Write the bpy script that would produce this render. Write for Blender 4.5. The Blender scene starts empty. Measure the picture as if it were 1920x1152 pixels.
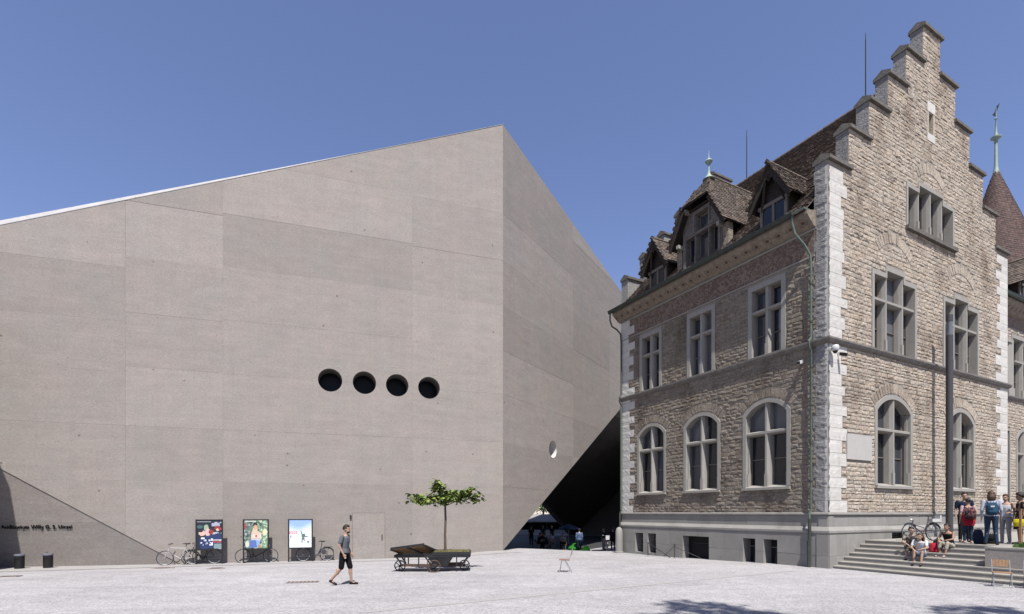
import bpy, bmesh, math, random
from mathutils import Vector, Matrix
from mathutils.geometry import delaunay_2d_cdt
random.seed(7)
SC = bpy.context.scene
COL = SC.collection
R = math.radians

# ------------------------------------------------------------------ camera
EYE = 2.15
cam_d = bpy.data.cameras.new('camera')
cam_d.sensor_width = 36.0
cam_d.lens = 970 / 1920 * 36
cam_d.shift_y = 385.5 / 1920
cam_d.clip_start = 0.1
cam_d.clip_end = 2000
cam = bpy.data.objects.new('camera', cam_d)
cam.location = (0, 0, EYE)
cam.rotation_euler = (R(90), 0, 0)
COL.objects.link(cam)
SC.camera = cam

# ------------------------------------------------------------------ light
SUN_EL = 61.0
SUN_H = Vector((0.15, -0.989, 0)).normalized()          # towards the sun, on plan
sun_dir = Vector((SUN_H.x * math.cos(R(SUN_EL)), SUN_H.y * math.cos(R(SUN_EL)), math.sin(R(SUN_EL))))
sd = bpy.data.lights.new('sun', 'SUN')
sd.energy = 4.9
sd.angle = R(0.5)
sd.color = (1.0, 0.965, 0.91)
sun = bpy.data.objects.new('sun', sd)
sun.rotation_euler = (-sun_dir).to_track_quat('-Z', 'Y').to_euler()
sun.location = (0, -10, 40)
COL.objects.link(sun)
world = bpy.data.worlds.new('World')
SC.world = world
world.use_nodes = True
wn = world.node_tree
sky = wn.nodes.new('ShaderNodeTexSky')
sky.sky_type = 'NISHITA'
sky.sun_disc = False
sky.sun_elevation = R(SUN_EL)
sky.sun_rotation = math.atan2(SUN_H.x, SUN_H.y)
sky.altitude = 400
sky.air_density = 1.0
sky.dust_density = 0.6
sky.ozone_density = 1.6
bg = wn.nodes['Background']
bg.inputs['Strength'].default_value = 0.078
hs = wn.nodes.new('ShaderNodeMixRGB')
hs.blend_type = 'MULTIPLY'
hs.inputs[0].default_value = 1.0
hs.inputs[2].default_value = (1.11, 1.02, 1.16, 1)
wn.links.new(sky.outputs[0], hs.inputs[1])
wn.links.new(hs.outputs[0], bg.inputs[0])
SC.view_settings.view_transform = 'Standard'
SC.view_settings.look = 'None'
SC.view_settings.exposure = 0.95
SC.view_settings.gamma = 1.0
SC.view_settings.use_curve_mapping = False
SC.render.engine = 'CYCLES'
SC.cycles.max_bounces = 6
SC.cycles.use_denoising = True

# ------------------------------------------------------------------ materials
K = 0.54            # the picture is exposed for the shade, so base colours stay at real-world values
def nodes(name):
    m = bpy.data.materials.new(name)
    m.use_nodes = True
    t = m.node_tree
    return m, t, t.nodes['Principled BSDF']

def N(t, typ, **kw):
    n = t.nodes.new('ShaderNode' + typ)
    for k, v in kw.items():
        if k in n.inputs: n.inputs[k].default_value = v
        else: setattr(n, k, v)
    return n

def mat(name, col, rough=0.8, var=0.12, scale=3.0, detail=6, bump=0.2, bscale=20.0, metal=0.0, tint=True,
        stretch=(1, 1, 1), spec=0.3, rand=0.0, stain=None, bdist=0.02):
    """base colour x noise variation x piece tint, with a relief; all on object coordinates"""
    m, t, p = nodes(name)
    tc = N(t, 'TexCoord')
    mp = N(t, 'Mapping')
    mp.inputs['Scale'].default_value = stretch
    t.links.new(tc.outputs['Object'], mp.inputs[0])
    nz = N(t, 'TexNoise', Scale=scale, Detail=detail, Roughness=0.62)
    t.links.new(mp.outputs[0], nz.inputs['Vector'])
    mr = N(t, 'MapRange')
    mr.inputs['From Min'].default_value = 0.3; mr.inputs['From Max'].default_value = 0.7
    mr.inputs['To Min'].default_value = 1 - var; mr.inputs['To Max'].default_value = 1 + var
    t.links.new(nz.outputs[0], mr.inputs[0])
    mul = N(t, 'MixRGB', blend_type='MULTIPLY'); mul.inputs[0].default_value = 1
    mul.inputs[1].default_value = (col[0] * K, col[1] * K, col[2] * K, 1)
    t.links.new(mr.outputs[0], mul.inputs[2])
    out = mul.outputs[0]
    if tint:
        at = N(t, 'Attribute', attribute_name='tint')
        m2 = N(t, 'MixRGB', blend_type='MULTIPLY'); m2.inputs[0].default_value = 1
        t.links.new(out, m2.inputs[1]); t.links.new(at.outputs['Color'], m2.inputs[2]); out = m2.outputs[0]
    if rand:
        oi = N(t, 'ObjectInfo')
        r2 = N(t, 'MapRange'); r2.inputs['To Min'].default_value = 1 - rand; r2.inputs['To Max'].default_value = 1 + rand
        t.links.new(oi.outputs['Random'], r2.inputs[0])
        m3 = N(t, 'MixRGB', blend_type='MULTIPLY'); m3.inputs[0].default_value = 1
        t.links.new(out, m3.inputs[1]); t.links.new(r2.outputs[0], m3.inputs[2]); out = m3.outputs[0]
    if stain:
        sn = N(t, 'TexNoise', Scale=stain[0], Detail=4.0, Roughness=0.6)
        mp2 = N(t, 'Mapping'); mp2.inputs['Scale'].default_value = stain[4] if len(stain) > 4 else (1, 1, 0.6)
        t.links.new(tc.outputs['Object'], mp2.inputs[0]); t.links.new(mp2.outputs[0], sn.inputs['Vector'])
        cr = N(t, 'MapRange'); cr.inputs['From Min'].default_value = stain[1]; cr.inputs['From Max'].default_value = stain[2]
        t.links.new(sn.outputs[0], cr.inputs[0])
        m4 = N(t, 'MixRGB', blend_type='MULTIPLY')
        t.links.new(cr.outputs[0], m4.inputs[0]); t.links.new(out, m4.inputs[1]); m4.inputs[2].default_value = (*stain[3], 1)
        out = m4.outputs[0]
    t.links.new(out, p.inputs['Base Color'])
    p.inputs['Roughness'].default_value = rough
    p.inputs['Metallic'].default_value = metal
    p.inputs['Specular IOR Level'].default_value = spec
    if bump:
        bn = N(t, 'TexNoise', Scale=bscale, Detail=5.0, Roughness=0.65)
        t.links.new(mp.outputs[0], bn.inputs['Vector'])
        bp = N(t, 'Bump', Strength=bump, Distance=bdist)
        t.links.new(bn.outputs[0], bp.inputs['Height'])
        t.links.new(bp.outputs[0], p.inputs['Normal'])
    return m

def concrete(name, col):
    m, t, p = nodes(name)
    col = tuple(c * K for c in col)
    tc = N(t, 'TexCoord')
    def noise(scale, st, detail=5.0, rough=0.6):
        mp = N(t, 'Mapping'); mp.inputs['Scale'].default_value = st
        t.links.new(tc.outputs['Object'], mp.inputs[0])
        n = N(t, 'TexNoise', Scale=scale, Detail=detail, Roughness=rough)
        t.links.new(mp.outputs[0], n.inputs['Vector']); return n.outputs[0]
    def rng(s, a, b, c, d):
        r = N(t, 'MapRange'); r.inputs['From Min'].default_value = a; r.inputs['From Max'].default_value = b
        r.inputs['To Min'].default_value = c; r.inputs['To Max'].default_value = d
        t.links.new(s, r.inputs[0]); return r.outputs[0]
    cur = None
    def mul(a, b):
        x = N(t, 'MixRGB', blend_type='MULTIPLY'); x.inputs[0].default_value = 1
        if isinstance(a, tuple): x.inputs[1].default_value = a
        else: t.links.new(a, x.inputs[1])
        t.links.new(b, x.inputs[2]); return x.outputs[0]
    big = N(t, 'MixRGB'); t.links.new(rng(noise(0.5, (1, 1, 1), 6.0, 0.65), 0.38, 0.62, 0, 1), big.inputs[0])
    big.inputs[1].default_value = (col[0] * 1.03, col[1] * 0.995, col[2] * 0.975, 1)
    big.inputs[2].default_value = (col[0] * 0.965, col[1] * 0.98, col[2] * 0.97, 1)
    cur = big.outputs[0]
    cur = mul(cur, rng(noise(1.7, (0.7, 0.7, 1.3), 7.0, 0.7), 0.3, 0.7, 0.93, 1.07))     # clouding
    cur = mul(cur, rng(noise(9.0, (1, 1, 1.4), 5.0, 0.7), 0.3, 0.7, 0.89, 1.11))     # grain
    cur = mul(cur, rng(noise(1.1, (0.35, 0.35, 3.0)), 0.3, 0.7, 0.95, 1.05))      # pour layers
    cur = mul(cur, rng(noise(1.0, (3.2, 3.2, 0.12)), 0.3, 0.7, 0.975, 1.025))        # run-down streaks
    cur = mul(cur, rng(noise(9.0, (0.4, 0.4, 5.0)), 0.3, 0.7, 0.985, 1.015))          # fine tamping lines
    cur = mul(cur, rng(noise(26.0, (1, 1, 1), 7.0, 0.75), 0.25, 0.75, 0.68, 1.32))    # aggregate
    oi = N(t, 'ObjectInfo'); cur = mul(cur, rng(oi.outputs['Random'], 0, 1, 0.89, 1.05))
    vo = N(t, 'TexVoronoi', Scale=0.95); vo.inputs['Randomness'].default_value = 1.0
    t.links.new(tc.outputs['Object'], vo.inputs['Vector'])
    cur = mul(cur, rng(vo.outputs['Distance'], 0.035, 0.06, 0.52, 1.0))                  # pits
    v2 = N(t, 'TexVoronoi', Scale=2.7); t.links.new(tc.outputs['Object'], v2.inputs['Vector'])
    cur = mul(cur, rng(v2.outputs['Distance'], 0.04, 0.09, 0.76, 1.0))
    t.links.new(cur, p.inputs['Base Color'])
    p.inputs['Roughness'].default_value = 0.9
    p.inputs['Specular IOR Level'].default_value = 0.15
    bp = N(t, 'Bump', Strength=0.35, Distance=0.02)
    t.links.new(noise(22.0, (1, 1, 1.6), 7.0, 0.7), bp.inputs['Height'])
    t.links.new(bp.outputs[0], p.inputs['Normal'])
    return m

def gravel_mat():
    m, t, p = nodes('pale_gravel')
    tc = N(t, 'TexCoord')
    def noise(scale, st=(1, 1, 1), d=4.0):
        mp = N(t, 'Mapping'); mp.inputs['Scale'].default_value = st
        t.links.new(tc.outputs['Object'], mp.inputs[0])
        n = N(t, 'TexNoise', Scale=scale, Detail=d, Roughness=0.65); t.links.new(mp.outputs[0], n.inputs['Vector']); return n.outputs[0]
    def rng(s, a, b, c, d):
        r = N(t, 'MapRange'); r.inputs['From Min'].default_value = a; r.inputs['From Max'].default_value = b
        r.inputs['To Min'].default_value = c; r.inputs['To Max'].default_value = d
        t.links.new(s, r.inputs[0]); return r.outputs[0]
    def mul(a, b):
        x = N(t, 'MixRGB', blend_type='MULTIPLY'); x.inputs[0].default_value = 1
        if isinstance(a, tuple): x.inputs[1].default_value = a
        else: t.links.new(a, x.inputs[1])
        t.links.new(b, x.inputs[2]); return x.outputs[0]
    c = mul((0.462 * K, 0.445 * K, 0.452 * K, 1), rng(noise(0.5, d=6.0), 0.3, 0.7, 0.92, 1.08))
    c = mul(c, rng(noise(2.6, (1, 1, 1), 7.0), 0.3, 0.7, 0.90, 1.10))
    c = mul(c, rng(noise(0.7, (0.25, 1.6, 1), 6.0), 0.35, 0.65, 0.93, 1.07))
    c = mul(c, rng(noise(0.16, (1, 1, 1), 3.0), 0.38, 0.6, 0.93, 1.05))
    vo = N(t, 'TexVoronoi', Scale=32.0); t.links.new(tc.outputs['Object'], vo.inputs['Vector'])
    sep = N(t, 'SeparateColor'); t.links.new(vo.outputs['Color'], sep.inputs[0])
    c = mul(c, rng(sep.outputs[0], 0, 1, 0.72, 1.22))
    t.links.new(c, p.inputs['Base Color'])
    p.inputs['Roughness'].default_value = 0.95
    p.inputs['Specular IOR Level'].default_value = 0.1
    bp = N(t, 'Bump', Strength=0.5, Distance=0.02); t.links.new(vo.outputs['Distance'], bp.inputs['Height'])
    t.links.new(bp.outputs[0], p.inputs['Normal'])
    return m

def glass_mat(name, col=(0.012, 0.014, 0.018)):
    m, t, p = nodes(name)
    p.inputs['Base Color'].default_value = (*col, 1)
    p.inputs['Roughness'].default_value = 0.06
    p.inputs['Specular IOR Level'].default_value = 0.5
    tc = N(t, 'TexCoord'); nz = N(t, 'TexNoise', Scale=1.3, Detail=1.0)
    t.links.new(tc.outputs['Object'], nz.inputs['Vector'])
    bp = N(t, 'Bump', Strength=0.06, Distance=0.05); t.links.new(nz.outputs[0], bp.inputs['Height'])
    t.links.new(bp.outputs[0], p.inputs['Normal'])
    return m

def attr_mat(name, rough=0.5, bump=0.0):
    m, t, p = nodes(name)
    at = N(t, 'Attribute', attribute_name='tint')
    mk = N(t, 'MixRGB', blend_type='MULTIPLY'); mk.inputs[0].default_value = 1; mk.inputs[2].default_value = (.8, .8, .8, 1)
    t.links.new(at.outputs['Color'], mk.inputs[1]); t.links.new(mk.outputs[0], p.inputs['Base Color'])
    p.inputs['Roughness'].default_value = rough
    return m

def cloth(name, col, var=0.12, scale=14.0, pat=None):
    m = mat(name, col, rough=0.9, var=var, scale=scale, bump=0.25, bscale=9.0, tint=False, spec=0.1, bdist=0.03)
    if pat:
        t = m.node_tree; p = t.nodes['Principled BSDF']
        tc = N(t, 'TexCoord'); vo = N(t, 'TexVoronoi', Scale=pat[0]); t.links.new(tc.outputs['Object'], vo.inputs['Vector'])
        sep = N(t, 'SeparateColor'); t.links.new(vo.outputs['Color'], sep.inputs[0])
        cr = N(t, 'ValToRGB'); cr.color_ramp.interpolation = 'CONSTANT'
        cr.color_ramp.elements[0].color = (*[c * K for c in col], 1); cr.color_ramp.elements[1].color = (*[c * K for c in pat[1]], 1); cr.color_ramp.elements[1].position = pat[2]
        t.links.new(sep.outputs[0], cr.inputs[0]); t.links.new(cr.outputs[0], p.inputs['Base Color'])
    return m

M = {}
M['concrete'] = concrete('board_marked_concrete', (0.424, 0.384, 0.354))
M['concrete_core'] = mat('concrete_core', (0.20, 0.185, 0.175), bump=0.3)
M['soffit_shade'] = mat('shade_darkened_concrete', (0.13, 0.12, 0.112), bump=0.2)  # concrete coloured darker to put the passage's shade into it
M['coping_pale'] = mat('pale_roof_concrete', (0.50, 0.485, 0.48), var=0.1, scale=2.0, stain=(7.0, 0.62, 0.7, (0.25, 0.25, 0.25)))
M['gravel'] = gravel_mat()
M['paving'] = mat('smooth_paving', (0.44, 0.42, 0.415), var=0.07, scale=2.0, bump=0.3, bscale=60, spec=0.1, tint=False)
M['passage_floor_shade'] = mat('passage_floor_shade', (0.05, 0.05, 0.053), var=0.1, bump=0.2, tint=False)  # floor colour darkened to paint in the shade of the passage
M['mortar'] = mat('lime_mortar', (0.38, 0.33, 0.275), var=0.15, scale=5, bump=0.4, bscale=30)
M['rubble'] = mat('tuff_rubble_stone', (0.615, 0.525, 0.428), var=0.34, scale=11.0, bump=1.0, bscale=30.0, rough=0.95, spec=0.1,
                  stain=(0.62, 0.50, 0.70, (0.56, 0.52, 0.50)), bdist=0.035)
M['quoin'] = mat('pale_limestone', (0.76, 0.73, 0.68), var=0.10, scale=5.0, bump=0.45, bscale=18.0, spec=0.1, stain=(0.9, 0.55, 0.75, (0.8, 0.78, 0.76)))
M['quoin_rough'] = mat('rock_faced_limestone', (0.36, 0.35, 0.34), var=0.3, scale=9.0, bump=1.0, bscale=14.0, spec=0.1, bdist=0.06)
M['sandstone'] = mat('grey_green_sandstone', (0.41, 0.388, 0.352), var=0.07, scale=3.0, bump=0.2, bscale=40.0, spec=0.15)
M['plinth'] = mat('grey_plinth_sandstone', (0.37, 0.355, 0.33), var=0.08, scale=2.0, bump=0.3, bscale=40.0, spec=0.12, stretch=(1, 1, 1), stain=(0.8, 0.5, 0.75, (0.8, 0.79, 0.78)))
M['coping'] = mat('weathered_coping_stone', (0.165, 0.148, 0.13), var=0.3, scale=5.0, bump=0.5, bscale=20)
M['string'] = mat('weathered_string_course', (0.22, 0.198, 0.178), var=0.3, scale=4.0, bump=0.5, bscale=20, stretch=(1, 1, 2))
M['step'] = mat('worn_step_stone', (0.40, 0.375, 0.335), var=0.13, scale=3.0, bump=0.3, bscale=30)
M['tile'] = mat('brown_clay_tile', (0.155, 0.118, 0.098), var=0.35, scale=6.0, bump=0.4, bscale=30, rough=0.85)
M['old_tile'] = mat('weathered_clay_tile', (0.175, 0.138, 0.112), var=0.35, scale=6.0, bump=0.4, bscale=30, rough=0.85)
M['cone_tile'] = mat('dark_tower_tile', (0.105, 0.064, 0.056), var=0.35, scale=5.0, bump=0.4, bscale=30)
M['timber'] = mat('dark_stained_timber', (0.040, 0.030, 0.025), var=0.3, scale=6.0, bump=0.3, stretch=(1, 1, 1))
M['copper'] = mat('green_copper', (0.125, 0.165, 0.14), var=0.25, scale=6.0, rough=0.6, bump=0.1)
M['copper_dark'] = mat('dark_weathered_copper', (0.060, 0.072, 0.062), var=0.3, scale=5.0, rough=0.55, bump=0.1)
M['verdigris'] = mat('pale_verdigris', (0.36, 0.46, 0.39), var=0.15, scale=6.0, rough=0.6, bump=0.1)
M['iron'] = mat('dark_painted_iron', (0.030, 0.030, 0.032), var=0.15, rough=0.45, bump=0.1)
M['lamp_metal'] = mat('dark_grey_lamp_metal', (0.075, 0.073, 0.078), var=0.08, rough=0.5, bump=0.05)
M['lamp_glass'] = mat('lamp_glass', (0.20, 0.21, 0.25), var=0.05, rough=0.15, bump=0.0)
M['steel'] = mat('galvanised_steel', (0.50, 0.51, 0.53), var=0.06, rough=0.5, metal=0.4, bump=0.05)
M['white_metal'] = mat('white_enamel', (0.75, 0.75, 0.74), var=0.03, rough=0.4, bump=0.0)
M['black_plastic'] = mat('black_plastic', (0.018, 0.018, 0.019), var=0.1, rough=0.5, bump=0.05)
M['glass'] = glass_mat('window_glass')
M['glass_mid'] = glass_mat('window_glass_hazy', (0.035, 0.04, 0.048)); M['glass_curtain'] = glass_mat('window_glass_curtained', (0.085, 0.09, 0.10))
M['porthole_glass'] = mat('porthole_glass', (0.006, 0.006, 0.008), rough=0.3, var=0, bump=0, spec=0.12)
M['lining'] = mat('pale_lining', (0.80, 0.78, 0.75), var=0.04, bump=0.05)
M['casement'] = mat('brown_grey_casement', (0.22, 0.192, 0.165), var=0.08, rough=0.6, bump=0.05)
M['dark_int'] = mat('dark_interior', (0.015, 0.015, 0.016), var=0.1, bump=0)
M['plaque'] = mat('pale_marble', (0.60, 0.57, 0.53), var=0.05, scale=4.0, rough=0.5, bump=0.05)
M['wood'] = mat('oiled_slats', (0.40, 0.235, 0.13), var=0.2, scale=10.0, bump=0.15, stretch=(1, 1, 1))
M['wood_red'] = mat('red_brown_slats', (0.36, 0.19, 0.13), var=0.2, scale=10.0, bump=0.15)
M['plank'] = mat('brown_planks', (0.36, 0.21, 0.10), var=0.25, scale=7.0, bump=0.2)
M['rusty'] = mat('rusty_iron', (0.12, 0.075, 0.055), var=0.4, scale=14.0, rough=0.8, bump=0.3)
M['drain_iron'] = mat('worn_drain_iron', (0.34, 0.30, 0.28), var=0.2, scale=10.0, rough=0.7, bump=0.2)
M['blind'] = mat('pale_blind', (0.30, 0.32, 0.36), var=0.06, rough=0.25, bump=0.0, spec=0.5)
M['bark'] = mat('young_bark', (0.14, 0.105, 0.08), var=0.25, scale=14.0, bump=0.5)
M['leaf'] = mat('fresh_leaf', (0.155, 0.235, 0.05), var=0.25, scale=2.5, rough=0.5, bump=0.0, spec=0.35)
M['leaf_far'] = mat('garden_leaf', (0.09, 0.15, 0.035), var=0.3, scale=2.0, rough=0.6, bump=0.0)
M['grass'] = mat('lawn_grass', (0.075, 0.16, 0.028), var=0.3, scale=6.0, bump=0.0)
M['bed'] = mat('mossy_bed', (0.17, 0.18, 0.075), var=0.3, scale=9.0, bump=0.5)
M['soil'] = mat('planter_soil', (0.10, 0.10, 0.05), var=0.3, scale=8.0, bump=0.5)
M['rubber'] = mat('tyre_rubber', (0.022, 0.022, 0.023), var=0.1, rough=0.8, bump=0.1)
M['print'] = attr_mat('poster_print', 0.35)
M['skin'] = mat('skin', (0.50, 0.31, 0.225), var=0.06, rough=0.55, bump=0.05, tint=False)
M['skin_tan'] = mat('tanned_skin', (0.40, 0.225, 0.15), var=0.06, rough=0.55, bump=0.05, tint=False)
M['eye'] = mat('eye', (0.03, 0.02, 0.02), rough=0.2, var=0.0, bump=0, tint=False)
M['hair_dark'] = mat('dark_brown_hair', (0.022, 0.015, 0.012), var=0.4, scale=30, rough=0.5, bump=0.6, bscale=60, tint=False)
M['hair_brown'] = mat('brown_hair', (0.085, 0.045, 0.022), var=0.4, scale=30, rough=0.5, bump=0.6, bscale=60, tint=False)
def fabric(key, col, **k): M[key] = cloth(key, col, **k)
fabric('grey_shirt', (0.17, 0.18, 0.20)); fabric('black_shorts', (0.012, 0.012, 0.014)); fabric('black_cloth', (0.02, 0.02, 0.022))
fabric('white_cloth', (0.72, 0.72, 0.73)); fabric('denim', (0.035, 0.058, 0.105)); fabric('pale_denim', (0.16, 0.24, 0.37))
fabric('pale_shirt', (0.50, 0.53, 0.63)); fabric('light_grey', (0.45, 0.44, 0.46)); fabric('red_cloth', (0.45, 0.025, 0.05))
fabric('pink_cloth', (0.62, 0.42, 0.42)); fabric('navy_cloth', (0.022, 0.035, 0.065)); fabric('beige_cloth', (0.45, 0.41, 0.34))
fabric('blue_shirt', (0.12, 0.19, 0.32)); fabric('brown_top', (0.035, 0.028, 0.026)); fabric('yellow_cloth', (0.75, 0.62, 0.02))
fabric('floral', (0.03, 0.028, 0.03), pat=(16.0, (0.42, 0.27, 0.22), 0.62)); fabric('maroon_pattern', (0.05, 0.03, 0.035), pat=(22.0, (0.24, 0.10, 0.10), 0.6))
fabric('camo', (0.10, 0.09, 0.075), pat=(16.0, (0.34, 0.31, 0.26), 0.55)); fabric('lime', (0.16, 0.75, 0.08)); fabric('green_cloth', (0.03, 0.20, 0.03)); fabric('parasol_blue', (0.10, 0.16, 0.27))
fabric('blue_bag', (0.03, 0.075, 0.13)); fabric('shoe_dark', (0.04, 0.03, 0.032)); fabric('shoe_white', (0.6, 0.6, 0.6))
def paint(key, col, **k): M[key] = mat(key, col, var=0.05, rough=0.35, bump=0.0, spec=0.5, **k)
paint('bike_white', (0.62, 0.60, 0.60)); paint('bike_black', (0.025, 0.025, 0.027)); paint('bike_violet', (0.10, 0.085, 0.12)); paint('bike_red', (0.30, 0.035, 0.03))

# painted eaves: rings along the soffit, scrollwork on the frieze (flat paint on plaster)
def soffit_mat():
    m, t, p = nodes('painted_soffit')
    uv = N(t, 'Attribute', attribute_name='uvp')
    sp = N(t, 'SeparateXYZ'); t.links.new(uv.outputs['Vector'], sp.inputs[0])
    def mth(op, a, b=None):
        x = N(t, 'Math', operation=op)
        if hasattr(a, 'links'): t.links.new(a, x.inputs[0])
        else: x.inputs[0].default_value = a
        if b is not None:
            if hasattr(b, 'links'): t.links.new(b, x.inputs[1])
            else: x.inputs[1].default_value = b
        return x.outputs[0]
    fx = mth('SUBTRACT', mth('FRACT', mth('MULTIPLY', sp.outputs[0], 1 / 0.52)), 0.5)
    fy = mth('SUBTRACT', sp.outputs[1], 0.5)
    d = mth('SQRT', mth('ADD', mth('POWER', mth('MULTIPLY', fx, 0.52), 2.0), mth('POWER', mth('MULTIPLY', fy, 0.75), 2.0)))
    cr = N(t, 'ValToRGB'); e = cr.color_ramp.elements
    e[0].position = 0.0; e[0].color = (0.11, 0.06, 0.045, 1)
    e[1].position = 0.085; e[1].color = (0.25, 0.20, 0.155, 1)
    for pos, c in ((0.075, (0.11, 0.06, 0.045, 1)), (0.15, (0.255, 0.205, 0.16, 1)), (0.165, (0.17, 0.11, 0.08, 1)), (0.20, (0.265, 0.215, 0.17, 1))):
        x = e.new(pos); x.color = c
    t.links.new(d, cr.inputs[0])
    nz = N(t, 'TexNoise', Scale=6.0, Detail=4.0); tc = N(t, 'TexCoord'); t.links.new(tc.outputs['Object'], nz.inputs['Vector'])
    mx = N(t, 'MixRGB', blend_type='MULTIPLY'); mx.inputs[0].default_value = 0.8
    t.links.new(cr.outputs[0], mx.inputs[1]); t.links.new(nz.outputs[0], mx.inputs[2])
    t.links.new(mx.outputs[0], p.inputs['Base Color']); p.inputs['Roughness'].default_value = 0.9
    return m
def frieze_mat():
    m, t, p = nodes('painted_frieze')
    tc = N(t, 'TexCoord')
    nz = N(t, 'TexNoise', Scale=3.2, Detail=3.0, Distortion=2.4); t.links.new(tc.outputs['Object'], nz.inputs['Vector'])
    cr = N(t, 'ValToRGB'); e = cr.color_ramp.elements
    e[0].position = 0.40; e[0].color = (0.105, 0.066, 0.052, 1)
    e[1].position = 0.56; e[1].color = (0.17, 0.135, 0.105, 1)
    for pos, c in ((0.46, (0.062, 0.042, 0.034, 1)), (0.50, (0.135, 0.098, 0.074, 1)), (0.66, (0.095, 0.058, 0.046, 1))):
        x = e.new(pos); x.color = c
    t.links.new(nz.outputs[0], cr.inputs[0])
    t.links.new(cr.outputs[0], p.inputs['Base Color']); p.inputs['Roughness'].default_value = 0.9
    return m
M['soffit'] = soffit_mat(); M['frieze'] = frieze_mat()

# ------------------------------------------------------------------ mesh kit
WHITE = (1, 1, 1)
def in_poly(x, y, P):
    c = False; j = len(P) - 1
    for i in range(len(P)):
        xi, yi = P[i]; xj, yj = P[j]
        if (yi > y) != (yj > y) and x < (xj - xi) * (y - yi) / (yj - yi) + xi: c = not c
        j = i
    return c

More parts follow.
